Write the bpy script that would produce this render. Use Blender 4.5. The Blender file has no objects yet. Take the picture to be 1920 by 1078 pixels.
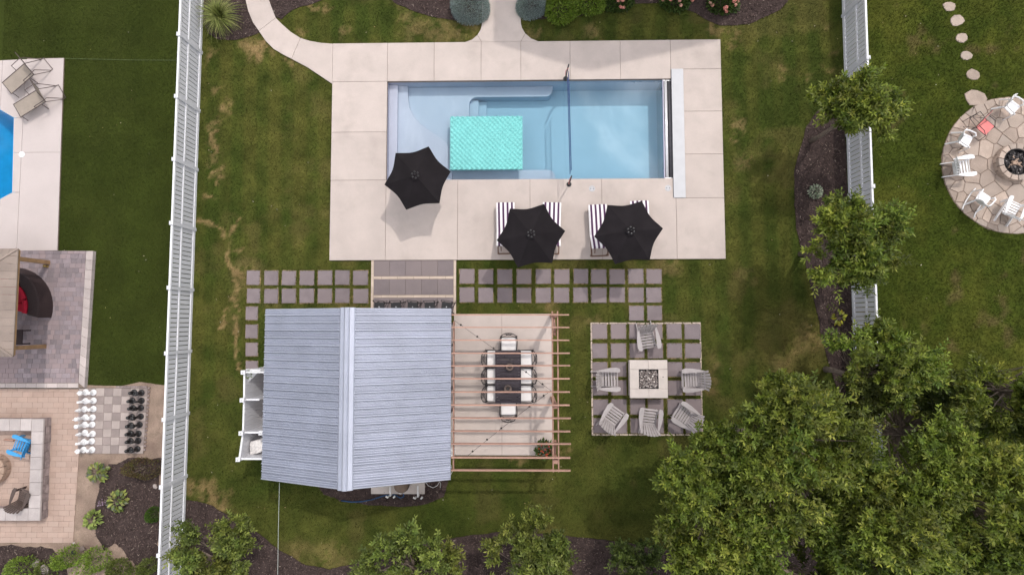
import bpy, math, random
import numpy as np
from mathutils import Vector, Matrix
random.seed(7); rng = np.random.default_rng(7)
scene = bpy.context.scene; COL = scene.collection
R = math.radians
# ------------------------------------------------------------------ camera, sky, sun, exposure
CAM_H, FPX, CAM_ROT = 22.6, 1067.0, (0.05900, 0.01750, -0.00225)
cam_d = bpy.data.cameras.new('camera'); cam = bpy.data.objects.new('camera', cam_d); COL.objects.link(cam)
cam_d.sensor_width = 36.0; cam_d.lens = 36.0*FPX/1920.0; cam_d.clip_start = .1; cam_d.clip_end = 2000
cam.location = (0, 0, CAM_H); cam.rotation_euler = CAM_ROT; scene.camera = cam
SUN = Vector((.339, .604, 1.0)).normalized()              # towards the sun
SUN_EL = math.asin(SUN.z); SUN_AZ = math.atan2(SUN.x, SUN.y)
world = bpy.data.worlds.new('World'); scene.world = world; world.use_nodes = True
wn, wl = world.node_tree.nodes, world.node_tree.links
wn.clear()
w_out = wn.new('ShaderNodeOutputWorld'); w_bg = wn.new('ShaderNodeBackground'); w_sky = wn.new('ShaderNodeTexSky')
w_sky.sky_type = 'NISHITA'; w_sky.sun_disc = False; w_sky.sun_elevation = SUN_EL; w_sky.sun_rotation = SUN_AZ
w_sky.dust_density = 2.0; w_sky.air_density = 1.0
w_tc = wn.new('ShaderNodeTexCoord'); w_no = wn.new('ShaderNodeTexNoise'); w_ra = wn.new('ShaderNodeValToRGB'); w_mx = wn.new('ShaderNodeMix')
w_no.inputs['Scale'].default_value = 5.2; w_no.inputs['Detail'].default_value = 10; w_no.inputs['Roughness'].default_value = .62
w_no.inputs['Distortion'].default_value = .35
w_ra.color_ramp.elements[0].position = .46; w_ra.color_ramp.elements[1].position = .70
w_ra.color_ramp.elements[1].color = (1, 1, 1, 1); _e = w_ra.color_ramp.elements.new(.55); _e.color = (.12, .12, .12, 1)
w_mx.data_type = 'RGBA'; w_mx.inputs[7].default_value = (85.0, 82.0, 79.5, 1)
w_mp = wn.new('ShaderNodeMapping'); w_mp.inputs['Location'].default_value = (16.44, 8.52, 6.36)
wl.new(w_tc.outputs['Generated'], w_mp.inputs[0]); wl.new(w_mp.outputs[0], w_no.inputs['Vector']); wl.new(w_no.outputs['Fac'], w_ra.inputs['Fac'])
wl.new(w_ra.outputs['Color'], w_mx.inputs[0]); wl.new(w_sky.outputs['Color'], w_mx.inputs[6])
wl.new(w_mx.outputs[2], w_bg.inputs['Color']); wl.new(w_bg.outputs['Background'], w_out.inputs['Surface'])
w_bg.inputs['Strength'].default_value = .124
sun_d = bpy.data.lights.new('sun', 'SUN'); sun_o = bpy.data.objects.new('sun', sun_d); COL.objects.link(sun_o)
sun_d.energy = 2.15; sun_d.angle = R(1.2); sun_d.color = (1, .955, .90)
sun_o.rotation_euler = (-SUN).to_track_quat('-Z', 'Y').to_euler(); sun_o.location = SUN*60
scene.view_settings.view_transform = 'Standard'; scene.view_settings.look = 'None'
scene.view_settings.exposure = -.25; scene.view_settings.gamma = 1.0
# ------------------------------------------------------------------ survey: pixel of the photo -> point on a level plane z
ROT = np.array(cam.rotation_euler.to_matrix())
def G(x, y, z=0.0):
    d = ROT @ np.array([(x-960)/FPX, -(y-539)/FPX, -1.0]); t = (z-CAM_H)/d[2]
    return (float(d[0]*t), float(d[1]*t))
def GP(pts, z=0.0): return [G(x, y, z) for x, y in pts]
def G3(x, y, z=0.0): return (*G(x, y, z), z)
def face(a, b):                                            # heading so that local +Y points from a to b
    return math.atan2(-(b[0]-a[0]), b[1]-a[1])
# ------------------------------------------------------------------ mesh builder
def ccw(p):
    a = sum(p[i][0]*p[(i+1) % len(p)][1]-p[(i+1) % len(p)][0]*p[i][1] for i in range(len(p)))
    return list(p) if a > 0 else list(p)[::-1]
def offset(poly, d):
    n = len(poly); out = []
    for i in range(n):
        p0, p1, p2 = poly[i-1], poly[i], poly[(i+1) % n]
        e1 = Vector((p1[0]-p0[0], p1[1]-p0[1])); e2 = Vector((p2[0]-p1[0], p2[1]-p1[1]))
        if e1.length < 1e-9 or e2.length < 1e-9: out.append(p1); continue
        e1.normalize(); e2.normalize()
        n1 = Vector((-e1.y, e1.x)); n2 = Vector((-e2.y, e2.x)); m = n1+n2
        if m.length < 1e-6: m = n1
        m.normalize(); k = d/max(.35, m.dot(n1)); out.append((p1[0]+m.x*k, p1[1]+m.y*k))
    return out
class MB:
    def __init__(s): s.v = []; s.f = []
    def add(s, vs, fs):
        o = len(s.v); s.v += [tuple(v) for v in vs]; s.f += [tuple(i+o for i in f) for f in fs]; return s
    def box(s, c, d, M=None):
        x, y, z = d[0]/2, d[1]/2, d[2]/2
        vs = [Vector(p) for p in ((-x,-y,-z),(x,-y,-z),(x,y,-z),(-x,y,-z),(-x,-y,z),(x,-y,z),(x,y,z),(-x,y,z))]
        if M is not None: vs = [M @ v for v in vs]
        return s.add([v+Vector(c) for v in vs], [(0,3,2,1),(4,5,6,7),(0,1,5,4),(1,2,6,5),(2,3,7,6),(3,0,4,7)])
    def beam(s, p, q, w, h, up=(0,0,1)):
        p, q = Vector(p), Vector(q); d = (q-p); L = d.length; d.normalize(); u = Vector(up)
        sd = d.cross(u)
        if sd.length < 1e-4: sd = d.cross(Vector((1,0,0)))
        sd.normalize(); u = sd.cross(d); M = Matrix((sd, d, u)).transposed()
        return s.box((p+q)/2, (w, L, h), M)
    def tube(s, pts, r, n=6, closed=False):
        pts = [Vector(p) for p in pts]; m = len(pts); rr = r if isinstance(r, (list, tuple)) else [r]*m
        vs = []; prev = None
        for i, p in enumerate(pts):
            if closed: t = pts[(i+1) % m]-pts[i-1]
            else: t = pts[min(i+1, m-1)]-pts[max(i-1, 0)]
            t.normalize()
            a = prev if prev is not None else (Vector((0,0,1)) if abs(t.z) < .9 else Vector((1,0,0)))
            sd = t.cross(a)
            if sd.length < 1e-4: sd = t.cross(Vector((0,1,.01)))
            sd.normalize(); u = sd.cross(t); prev = u
            for k in range(n):
                an = 2*math.pi*k/n; vs.append(p+(sd*math.cos(an)+u*math.sin(an))*rr[i])
        fs = []
        for i in range(m if closed else m-1):
            for k in range(n):
                a, b = i*n+k, i*n+(k+1) % n; c, d = ((i+1) % m)*n+(k+1) % n, ((i+1) % m)*n+k
                fs.append((a, d, c, b))
        if not closed: fs += [tuple(range(n)), tuple(range((m-1)*n, m*n))[::-1]]
        return s.add(vs, fs)
    def lathe(s, prof, n=16, c=(0,0,0), a0=0.0, cap=True):
        vs = []; fs = []
        for r, z in prof:
            for k in range(n):
                an = a0+2*math.pi*k/n; vs.append((c[0]+r*math.cos(an), c[1]+r*math.sin(an), c[2]+z))
        for i in range(len(prof)-1):
            for k in range(n): fs.append((i*n+k, i*n+(k+1) % n, (i+1)*n+(k+1) % n, (i+1)*n+k))
        if not cap:
            m = len(prof)-1
            for k in range(n): fs.append((m*n+k, m*n+(k+1) % n, (k+1) % n, k))
            return s.add(vs, fs)
        if prof[0][0] > 1e-6: fs.append(tuple(range(n))[::-1])
        if prof[-1][0] > 1e-6: fs.append(tuple(range((len(prof)-1)*n, len(prof)*n)))
        return s.add(vs, fs)
    def ball(s, c, r, n=10, m=6, sz=1.0):
        return s.lathe([(max(1e-7, r*math.sin(math.pi*i/m)), -r*sz*math.cos(math.pi*i/m)) for i in range(m+1)], n, c)
    def prism(s, poly, z0, z1, ch=0.0):
        p = ccw(poly); n = len(p)
        rings = [[(x, y, z0) for x, y in p]]
        if ch > 0: rings += [[(x, y, z1-ch) for x, y in p], [(x, y, z1) for x, y in offset(p, ch)]]
        else: rings += [[(x, y, z1) for x, y in p]]
        vs = [v for r in rings for v in r]; fs = [tuple(range(n))[::-1], tuple(range((len(rings)-1)*n, len(rings)*n))]
        for i in range(len(rings)-1):
            for k in range(n): fs.append((i*n+k, i*n+(k+1) % n, (i+1)*n+(k+1) % n, (i+1)*n+k))
        return s.add(vs, fs)
    def mesh(s, name, mat, smooth=False):
        me = bpy.data.meshes.new(name); me.from_pydata(s.v, [], s.f)
        if mat: me.materials.append(mat)
        if smooth: me.polygons.foreach_set('use_smooth', [True]*len(me.polygons))
        me.update(); return me
    def build(s, name, mat, parent=None, loc=None, rz=0.0, smooth=False):
        return link(name, s.mesh(name, mat, smooth), parent, loc, rz)
def link(name, me, parent=None, loc=None, rz=0.0, scale=None):
    o = bpy.data.objects.new(name, me); COL.objects.link(o)
    if parent is not None: o.parent = parent
    if loc is not None: o.location = loc
    if rz: o.rotation_euler = (0, 0, rz)
    if scale: o.scale = scale
    return o
def tag(o, label, cat, group=None):
    o['label'] = label; o['category'] = cat
    if group: o['group'] = group
    return o
def thing(name, label, cat, loc=(0,0,0), rz=0.0, group=None):
    o = bpy.data.objects.new(name, None); COL.objects.link(o); o.empty_display_size = .2
    o.location = loc; o.rotation_euler = (0, 0, rz); return tag(o, label, cat, group)
def struct(o, label=None):
    o['kind'] = 'structure'
    if label: o['label'] = label
    return o
def stuff(o, label=None):
    o['kind'] = 'stuff'
    if label: o['label'] = label
    return o
def kids(o): return [c for c in COL.objects if c.parent == o]
def dup(root, loc, rz, label, group=None):
    r = root.copy(); COL.objects.link(r); r.location = loc; r.rotation_euler = (0, 0, rz); r['label'] = label
    if group: r['group'] = group
    for ch in kids(root):
        c = ch.copy(); COL.objects.link(c); c.parent = r
        for g in kids(ch):
            d = g.copy(); COL.objects.link(d); d.parent = c
    return r
def ring(n, r, c=(0,0), a0=0.0, ry=None): return [(c[0]+r*math.cos(a0+2*math.pi*k/n), c[1]+(ry or r)*math.sin(a0+2*math.pi*k/n)) for k in range(n)]
def rect(x0, y0, x1, y1): return [(x0,y0),(x1,y0),(x1,y1),(x0,y1)]
ORD = ['first','second','third','fourth','fifth','sixth','seventh','eighth','ninth','tenth','eleventh','twelfth','thirteenth']
# ------------------------------------------------------------------ materials
def mat(name, col, rough=.65, var=.12, scale=4.0, var2=0.0, scale2=40.0, bump=0.0, bscale=60.0, metal=0.0, spec=.35, objvar=0.0,
        hue=None, attr=False, transl=0.0, tint=None, stripes=None):
    m = bpy.data.materials.new(name); m.use_nodes = True; nt = m.node_tree; N, L = nt.nodes, nt.links
    b = N['Principled BSDF']; b.inputs['Roughness'].default_value = rough; b.inputs['Metallic'].default_value = metal
    b.inputs['Specular IOR Level'].default_value = spec
    geo = N.new('ShaderNodeNewGeometry')
    def mix(t, a, c, fac):
        x = N.new('ShaderNodeMix'); x.data_type = 'RGBA'; x.blend_type = t
        for i, v in ((6, a), (7, c), (0, fac)):
            if isinstance(v, (int, float)): x.inputs[i].default_value = v
            elif isinstance(v, tuple): x.inputs[i].default_value = (*v, 1)[:4]
            else: L.new(v, x.inputs[i])
        return x.outputs[2]
    def noise(s, det=4.0, ro=.55):
        x = N.new('ShaderNodeTexNoise'); x.inputs['Scale'].default_value = s; x.inputs['Detail'].default_value = det
        x.inputs['Roughness'].default_value = ro; L.new(geo.outputs['Position'], x.inputs['Vector']); return x.outputs['Fac']
    def rng_(v, a, c, lo, hi):
        x = N.new('ShaderNodeMapRange'); x.inputs[1].default_value = a; x.inputs[2].default_value = c
        x.inputs[3].default_value = lo; x.inputs[4].default_value = hi; L.new(v, x.inputs[0]); return x.outputs[0]
    def gray(v):
        x = N.new('ShaderNodeCombineColor')
        for i in range(3): L.new(v, x.inputs[i])
        return x.outputs[0]
    if attr:
        at = N.new('ShaderNodeAttribute'); at.attribute_name = 'Col'; c = at.outputs['Color']
    else:
        rg = N.new('ShaderNodeRGB'); rg.outputs[0].default_value = (*col, 1); c = rg.outputs[0]
    if stripes:
        tc = N.new('ShaderNodeTexCoord'); sp = N.new('ShaderNodeSeparateXYZ'); L.new(tc.outputs['Object'], sp.inputs[0])
        ma = N.new('ShaderNodeMath'); ma.operation = 'PINGPONG'; ma.inputs[1].default_value = stripes[0]; L.new(sp.outputs[0], ma.inputs[0])
        gt = N.new('ShaderNodeMath'); gt.operation = 'GREATER_THAN'; gt.inputs[1].default_value = stripes[0]*stripes[2]; L.new(ma.outputs[0], gt.inputs[0])
        c = mix('MIX', c, stripes[1], gt.outputs[0])
    if tint:                                               # patches of a second colour with their own shape
        c = mix('MIX', c, tint[0], rng_(noise(tint[1], 5.0, .6), tint[2], tint[3], 0.0, tint[4] if len(tint) > 4 else 1.0))
    if var: c = mix('MULTIPLY', c, gray(rng_(noise(scale), .28, .72, 1-var, 1+var)), 1.0)
    if var2: c = mix('MULTIPLY', c, gray(rng_(noise(scale2, 3.0, .7), .25, .75, 1-var2, 1+var2)), 1.0)
    if objvar:
        oi = N.new('ShaderNodeObjectInfo'); c = mix('MULTIPLY', c, gray(rng_(oi.outputs['Random'], 0, 1, 1-objvar, 1+objvar)), 1.0)
        if hue: 
            wn_ = N.new('ShaderNodeTexWhiteNoise'); wn_.noise_dimensions = '1D'; L.new(oi.outputs['Random'], wn_.inputs['W'])
            c = mix('MIX', c, hue, rng_(wn_.outputs['Value'], .35, 1, 0, 1))
    L.new(c, b.inputs['Base Color'])
    if bump:
        bp = N.new('ShaderNodeBump'); bp.inputs['Strength'].default_value = bump; bp.inputs['Distance'].default_value = .02
        L.new(noise(bscale, 5.0, .65), bp.inputs['Height']); L.new(bp.outputs[0], b.inputs['Normal'])
    if transl:
        tr = N.new('ShaderNodeBsdfTranslucent'); L.new(mix('MULTIPLY', c, (1.25, 1.35, .6), 1.0), tr.inputs['Color'])
        ms = N.new('ShaderNodeMixShader'); ms.inputs[0].default_value = transl
        L.new(b.outputs[0], ms.inputs[1]); L.new(tr.outputs[0], ms.inputs[2]); L.new(ms.outputs[0], N['Material Output'].inputs['Surface'])
    return m
M = dict(
 lawn=mat('lawn', (0,0,0), .95, .26, 1.4, .45, 42, .55, 45, spec=.1, attr=True),
 turf=mat('turf', (.033,.044,.0075), .95, .22, .8, .34, 34, .5, 50, spec=.08, tint=((.036,.044,.009), .5, .45, .75, .8)),
 grass=mat('grass', (0,0,0), .7, 0, spec=.2, attr=True, transl=.2),
 leaf=mat('leaf', (0,0,0), .46, 0, spec=.27, attr=True, transl=.30),
 petal=mat('petal', (.62,.25,.2), .7, .3, 30, objvar=.15, hue=(.62,.38,.28), transl=.15),
 ground=mat('ground', (.05,.065,.02), .95, .3, .5),
 mulch=mat('mulch', (.052,.037,.034), .95, .35, 3, .55, 60, 1.0, 45, spec=.1),
 chip=mat('chip', (0,0,0), .9, 0, spec=.1, attr=True),
 soil=mat('soil', (.27,.20,.155), .95, .25, 3, .3, 40, .6, 40, spec=.1, tint=((.15,.105,.085), 1.5, .48, .68)),
 concrete=mat('concrete', (.475,.406,.368), .8, .07, 1.3, .06, 45, .12, 90, objvar=.03, tint=((.395,.335,.30), .9, .52, .78, .9)),
 joint=mat('joint', (.20,.155,.125), .9, .2, 8),
 concrete_pale=mat('concrete_pale', (.47,.41,.39), .8, .05, .8, .05, 40, .1, 80, objvar=.015),
 paver=mat('paver', (.198,.163,.167), .85, .10, 2.5, .16, 38, .25, 60, objvar=.08, hue=(.218,.176,.176)),
 tile=mat('tile', (.188,.154,.155), .7, .10, 2.0, .12, 30, .15, 60, objvar=.09, hue=(.205,.166,.162)),
 sandstone=mat('sandstone', (.50,.405,.33), .85, .10, 3, .1, 40, .2, 60, objvar=.06),
 sand=mat('sand', (.30,.21,.11), .95, .25, 6, .3, 40, .4, 50, tint=((.10,.11,.03), 5, .45, .6)),
 purple=mat('purple_paver', (.235,.195,.205), .85, .14, 2, .2, 30, .25, 60, objvar=.24, hue=(.285,.222,.222)),
 edge=mat('edge_paver', (.43,.37,.35), .85, .10, 2, .12, 40, .2, 60, objvar=.12),
 tan=mat('tan_paver', (.385,.28,.229), .85, .09, 2, .08, 40, .2, 60, objvar=.06, hue=(.393,.293,.243)),
 wall_cap=mat('wall_cap', (.40,.355,.34), .85, .10, 2, .12, 40, .2, 60, objvar=.10),
 wall_rock=mat('wall_rock', (.25,.20,.19), .95, .25, 6, .25, 40, .8, 30, objvar=.2),
 board_light=mat('board_light', (.34,.285,.26), .85, .08, 3, .1, 40, .15, 60, objvar=.07),
 board_dark=mat('board_dark', (.245,.200,.185), .85, .08, 3, .1, 40, .15, 60, objvar=.12),
 flag=mat('flagstone', (.36,.285,.235), .9, .18, 2, .2, 30, .5, 30, objvar=.22, hue=(.33,.275,.235)),
 mortar=mat('mortar', (.19,.14,.11), .95, .3, 8, .3, 40),
 vinyl=mat('white_vinyl', (.575,.575,.605), .5, .04, 2, .02, 20, spec=.4, objvar=.02),
 white=mat('white_paint', (.69,.69,.71), .45, .03, 3, spec=.4),
 plastic=mat('white_plastic', (.74,.73,.73), .38, .04, 5, spec=.5),
 black_gloss=mat('black_plastic', (.012,.011,.012), .3, .2, 6, spec=.5),
 canvas=mat('black_canvas', (.0135,.0112,.0125), .9, .2, 2.2, .2, 90, .2, 200, spec=.12, objvar=.15),
 black_metal=mat('black_metal', (.018,.016,.018), .5, .2, 10, spec=.4),
 dark_wood=mat('dark_slats', (.036,.029,.036), .65, .2, 8, spec=.3, objvar=.2),
 cushion=mat('white_cushion', (.76,.73,.71), .9, .05, 6, spec=.2),
 stripe=mat('striped_cushion', (.80,.77,.77), .9, .04, 6, spec=.2, stripes=(.085, (.085,.04,.085), .52)),
 brown_wood=mat('brown_wood', (.13,.07,.045), .6, .25, 10, spec=.3),
 cedar=mat('cedar', (.36,.215,.165), .75, .16, 3, .12, 30, .2, 40, spec=.2, objvar=.10),
 gazebo_wood=mat('gazebo_wood', (.27,.165,.085), .7, .2, 4, .1, 30, spec=.25),
 gazebo_roof=mat('gazebo_roof', (.245,.195,.165), .8, .1, 2, .1, 40, .2, 40, objvar=.08),
 galv=mat('galvanised_roof', (.40,.417,.485), .36, .08, .9, .05, 22, metal=.6, spec=.5, objvar=.05)
,roof_lap=mat('roof_lap', (.12,.125,.15), .6, .1, 3),
 siding=mat('cream_siding', (.55,.50,.45), .7, .08, 3),
 dark_glass=mat('dark_glass', (.018,.018,.026), .12, .1, 3, spec=.6),
 adir=mat('grey_poly', (.36,.325,.32), .65, .08, 5, .06, 40, spec=.3, objvar=.06),
 limestone=mat('limestone', (.52,.46,.42), .8, .07, 3, .08, 40, .15, 60, objvar=.03),
 ember=mat('fire_glass', (.16,.13,.12), .4, .9, 22, .7, 60, spec=.5, tint=((.62,.56,.52), 14, .52, .62)),
 char=mat('charred_logs', (.05,.045,.045), .9, .8, 16, .5, 50, tint=((.5,.45,.43), 9, .6, .68)),
 firebrick=mat('fire_brick', (.34,.24,.18), .9, .2, 5, .2, 30, .3, 30, objvar=.12),
 rust=mat('rust_red', (.19,.06,.045), .8, .3, 8),
 shell=mat('pool_shell', (.55,.51,.60), .6, .03, .8, .02, 20, spec=.3),
 vinyl_blue=mat('blue_liner', (.02,.33,.62), .5, .10, 2, spec=.4),
 steel=mat('polished_steel', (.80,.80,.82), .25, .05, 5, metal=.3, spec=.6),
 grey_box=mat('grey_cover', (.10,.095,.105), .7, .15, 8),
 net=mat('net_blue', (.025,.05,.15), .7, .1, 9),
 turquoise=mat('turquoise_vinyl', (.18,.525,.51), .42, .05, 2, spec=.5),
 sling=mat('tan_sling', (.29,.245,.205), .8, .08, 4, .12, 60, spec=.2),
 bronze=mat('bronze_metal', (.075,.055,.05), .5, .2, 8, spec=.4),
 wicker=mat('dark_wicker', (.035,.022,.022), .7, .35, 40, .3, 90, .6, 60, spec=.25),
 red=mat('red_cushion', (.36,.012,.03), .85, .12, 4, spec=.2),
 blue=mat('blue_plastic', (.045,.28,.56), .45, .1, 5, spec=.4),
 brown=mat('brown_plastic', (.082,.058,.050), .6, .2, 5, spec=.3),
 pink=mat('pink_sling', (.66,.21,.20), .7, .1, 4, spec=.2),
 pot=mat('grey_pot', (.15,.115,.10), .7, .2, 6),
 bark=mat('bark', (.16,.125,.10), .9, .3, 8, .3, 40, .6, 30),
 twig=mat('twig', (.20,.155,.125), .85, .3, 8),
 rock=mat('rock', (.33,.28,.26), .9, .35, 6, .3, 30, .7, 20, objvar=.2),
 pipe=mat('white_pipe', (.72,.71,.70), .4, .05, 5),
 hose=mat('blue_hose', (.008,.055,.14), .5, .2, 6),
 tank=mat('tan_tank', (.165,.115,.085), .6, .15, 5),
 brass=mat('brass', (.35,.24,.08), .4, .1, 5, metal=.6),
 roofing=mat('house_shingle', (.09,.085,.085), .9, .2, 6),
 bulb=mat('bulb_glass', (.02,.02,.02), .2, 0, spec=.5),
 wire=mat('pale_wire', (.42,.45,.42), .5, 0),
)
M['seam'] = mat('seam_green', (.085,.11,.04), .9, .3, 8)
M['lid'] = mat('lid_white', (.475,.475,.49), .5, .04, 3, .02, 30)
m = bpy.data.materials.new('water'); m.use_nodes = True; nt = m.node_tree; N, L = nt.nodes, nt.links; N.clear()
o_ = N.new('ShaderNodeOutputMaterial'); tr = N.new('ShaderNodeBsdfTransparent'); gl = N.new('ShaderNodeBsdfGlossy'); fr = N.new('ShaderNodeFresnel'); ms = N.new('ShaderNodeMixShader')
fr.inputs['IOR'].default_value = 1.42; gl.inputs['Roughness'].default_value = .02
bp = N.new('ShaderNodeBump'); no = N.new('ShaderNodeTexNoise'); ge = N.new('ShaderNodeNewGeometry'); no.inputs['Scale'].default_value = .8; no.inputs['Detail'].default_value = 3
bp.inputs['Strength'].default_value = .03; bp.inputs['Distance'].default_value = .02
L.new(ge.outputs['Position'], no.inputs['Vector']); L.new(no.outputs['Fac'], bp.inputs['Height']); L.new(bp.outputs[0], gl.inputs['Normal'])
L.new(fr.outputs[0], ms.inputs[0]); L.new(tr.outputs[0], ms.inputs[1]); L.new(gl.outputs[0], ms.inputs[2]); L.new(ms.outputs[0], o_.inputs['Surface'])
va = N.new('ShaderNodeVolumeAbsorption'); va.inputs['Color'].default_value = (.20, .84, .93, 1); va.inputs['Density'].default_value = .46
L.new(va.outputs[0], o_.inputs['Volume']); M['water'] = m
# ------------------------------------------------------------------ value noise for colour maps and outlines
def vnoise(x, y, s, seed=0):
    r = np.random.default_rng(seed).random((64, 64)); x = np.asarray(x)*s+17.3; y = np.asarray(y)*s+9.1
    xi = np.floor(x).astype(int); yi = np.floor(y).astype(int); fx = x-xi; fy = y-yi; fx = fx*fx*(3-2*fx); fy = fy*fy*(3-2*fy)
    g = lambda a, b: r[a % 64, b % 64]
    return (g(xi,yi)*(1-fx)+g(xi+1,yi)*fx)*(1-fy)+(g(xi,yi+1)*(1-fx)+g(xi+1,yi+1)*fx)*fy
def fbm(x, y, s, seed=0, o=4): return sum(vnoise(x, y, s*2**i, seed+i)*.5**i for i in range(o))/sum(.5**i for i in range(o))
def inpoly(x, y, poly):
    x = np.asarray(x); y = np.asarray(y); r = np.zeros(x.shape, bool); n = len(poly)
    for i in range(n):
        x0, y0 = poly[i]; x1, y1 = poly[(i+1) % n]
        if y0 == y1: continue
        c = ((y0 > y) != (y1 > y)) & (x < (x1-x0)*(y-y0)/(y1-y0)+x0); r ^= c
    return r
def wobble(pts, amp=.05, step=.12, seed=0):                # a garden-bed outline: finely resampled and uneven
    out = []; n = len(pts)
    for i in range(n):
        a, b = pts[i], pts[(i+1) % n]; L_ = math.dist(a, b); k = max(1, int(L_/step))
        for j in range(k):
            t = j/k; out.append((a[0]+(b[0]-a[0])*t, a[1]+(b[1]-a[1])*t))
    q = np.array(out); q[:,0] += (fbm(q[:,0], q[:,1], 2.2, seed)-.5)*amp*2.5; q[:,1] += (fbm(q[:,0], q[:,1], 2.2, seed+9)-.5)*amp*2.5
    return [tuple(p) for p in q]
def smooth_pts(pts, it=2):
    for _ in range(it):
        q = []
        for i in range(len(pts)):
            a, b = pts[i], pts[(i+1) % len(pts)]
            q += [(a[0]*.75+b[0]*.25, a[1]*.75+b[1]*.25), (a[0]*.25+b[0]*.75, a[1]*.25+b[1]*.75)]
        pts = q
    return pts
EXCL = []                                                  # outlines on which no grass grows
def keep(poly): EXCL.append(np.array(poly)); return poly
def npmesh(name, V, F, mt, colors=None, parent=None):      # F (n,3) or (n,4)
    me = bpy.data.meshes.new(name); nv, nf, k = len(V), len(F), F.shape[1]
    me.vertices.add(nv); me.vertices.foreach_set('co', V.astype(np.float32).ravel())
    me.loops.add(nf*k); me.loops.foreach_set('vertex_index', F.astype(np.int32).ravel())
    me.polygons.add(nf); me.polygons.foreach_set('loop_start', np.arange(0, nf*k, k, dtype=np.int32))
    me.update(calc_edges=True)
    if colors is not None:
        a = me.color_attributes.new('Col', 'FLOAT_COLOR', 'POINT')
        a.data.foreach_set('color', np.concatenate([colors, np.ones((nv,1))], 1).astype(np.float32).ravel())
    me.materials.append(mt); return link(name, me, parent)
# ------------------------------------------------------------------ the setting: outlines first
px0, py1 = G(726, 153, .08); px1, _ = G(1265.5, 240, .08); _, py0 = G(1000, 336, .08)
dx0 = (G(623,150,.08)[0]+G(617,488,.08)[0])/2; dx1 = (G(1349,75,.08)[0]+G(1363,485,.08)[0])/2
dy1 = G(985,78,.08)[1]; dy0 = G(985,487,.08)[1]
WALK_OUT = [(452,-60),(456,-25),(460,0),(465,21),(474,43),(485,58.6),(497.6,77),(512.5,92),(530,102.4),(546.6,111),(575,126),(600,142.5),(620.5,158)]
WALK_IN = [(496,-60),(500,-25),(504,0),(509.5,15),(517,34),(529,46),(545,60),(563,71.5),(581,77),(601.5,80.6),(621,81.3)]
BEDS = {}
def bed(key, pts, seed, z=.03, amp=.05, sm=True):
    p = GP(pts); p = wobble(p, amp, .15, seed); BEDS[key] = p; keep(p); return p
bed('grass_corner', [(380,-60),(452,-60),(460,0),(465,21),(474,43),(488,62),(468,70),(440,76),(410,76),(392,66),(381,40)], 1)
bed('walk_inside', [(496,-60),(504,0),(509.5,15),(517,34),(527,38),(542,25),(562,14),(600,4),(640,-14),(640,-60)], 2)
bed('spruce_left', [(700,-60),(733,-2),(746,8),(774,21),(810,33),(857,40),(893,37),(902,22),(902,-60)], 3)
bed('flower_right', [(978,-60),(978,28),(992,36),(1040,37),(1080,32),(1111,23),(1142,15.6),(1184,9),(1236,7),(1278,15),(1305,25),(1328,40),(1351,49),(1372,50),(1405,46),(1434,34),(1461,20),(1476,4),(1485,-30),(1485,-60)], 4)
bed('right_fence', [(1578,190),(1552,196),(1530,210),(1511,242),(1499,280),(1490,313),(1488.5,380),(1493.5,430),(1507,487),(1523.5,547),(1533.5,597),(1548,660),(1572,740),(1600,780),(1601,640),(1597,560),(1590,400),(1584,270)], 5)
bed('bottom', [(346,935),(372,940),(400,948),(436,972),(488,1000),(525,1032),(572,1058),(618,1066),(665,1058),(697,1037),(760,1020),(832,1011),(905,1000),(973,996),(1061,1003),(1165,1016),(1243,1029),(1350,1035),(1450,1000),(1550,930),(1605,860),(1615,1180),(340,1180)], 6)
bed('house_back', [(585,890),(606,925),(640,938),(690,947),(750,950),(800,944),(832,930),(842,905),(842,880),(585,880)], 7)
PATIO = keep(rect(*G(850,853.5,.05), *G(1036,588,.05)))
# lawn: one fine sheet, its colour map holds the greens, mowing stripes and the dry patches
DRY = [(480,92,20,1.0),(465,82,14,.8),(492,80,14,.9),(545,118,8,.9),(536,118,7,.9),(395,95,9,.8),(392,112,7,.7),(400,165,8,.6),(420,205,12,.7),(405,232,9,.7),(402,275,10,.6),(410,330,12,.6),(398,300,8,.5),
 (590,12,7,.7),(615,15,8,.6),(560,55,9,.6),(640,62,10,.45),(780,55,24,.45),(830,62,26,.5),(870,58,20,.55),(760,30,14,.4),(890,45,10,.6),(1000,66,14,.5),(1012,60,8,.5),(1110,68,16,.4),(1335,52,12,.7),(1348,62,10,.6),(1371,90,10,.6),(1375,65,8,.5),
 (385,925,20,.8),(405,938,16,.8),(365,915,14,.6),(395,905,10,.5),(1385,230,12,.5),(1378,270,8,.6),(1395,300,14,.4),(1500,300,7,.3),(1540,640,22,.5),(1500,650,16,.45),(1470,690,22,.4),(1515,625,14,.55),(1490,660,12,.5),(1570,100,7,.5),(1550,130,8,.5),(1545,45,8,.3),(1520,140,6,.4),(1465,130,6,.5),(1462,150,5,.5),(1395,515,16,.3),(1335,720,14,.45),(1335,690,10,.4),(1120,600,9,.4),(700,578,30,.45),(860,580,9,.6),(1030,580,12,.5),(975,862,10,.6),(1055,845,8,.5),(640,575,18,.35),(470,510,26,.4),(520,575,12,.35),
 (1250,500,24,.3),(620,1045,30,.3),(560,1040,24,.3)]
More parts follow.
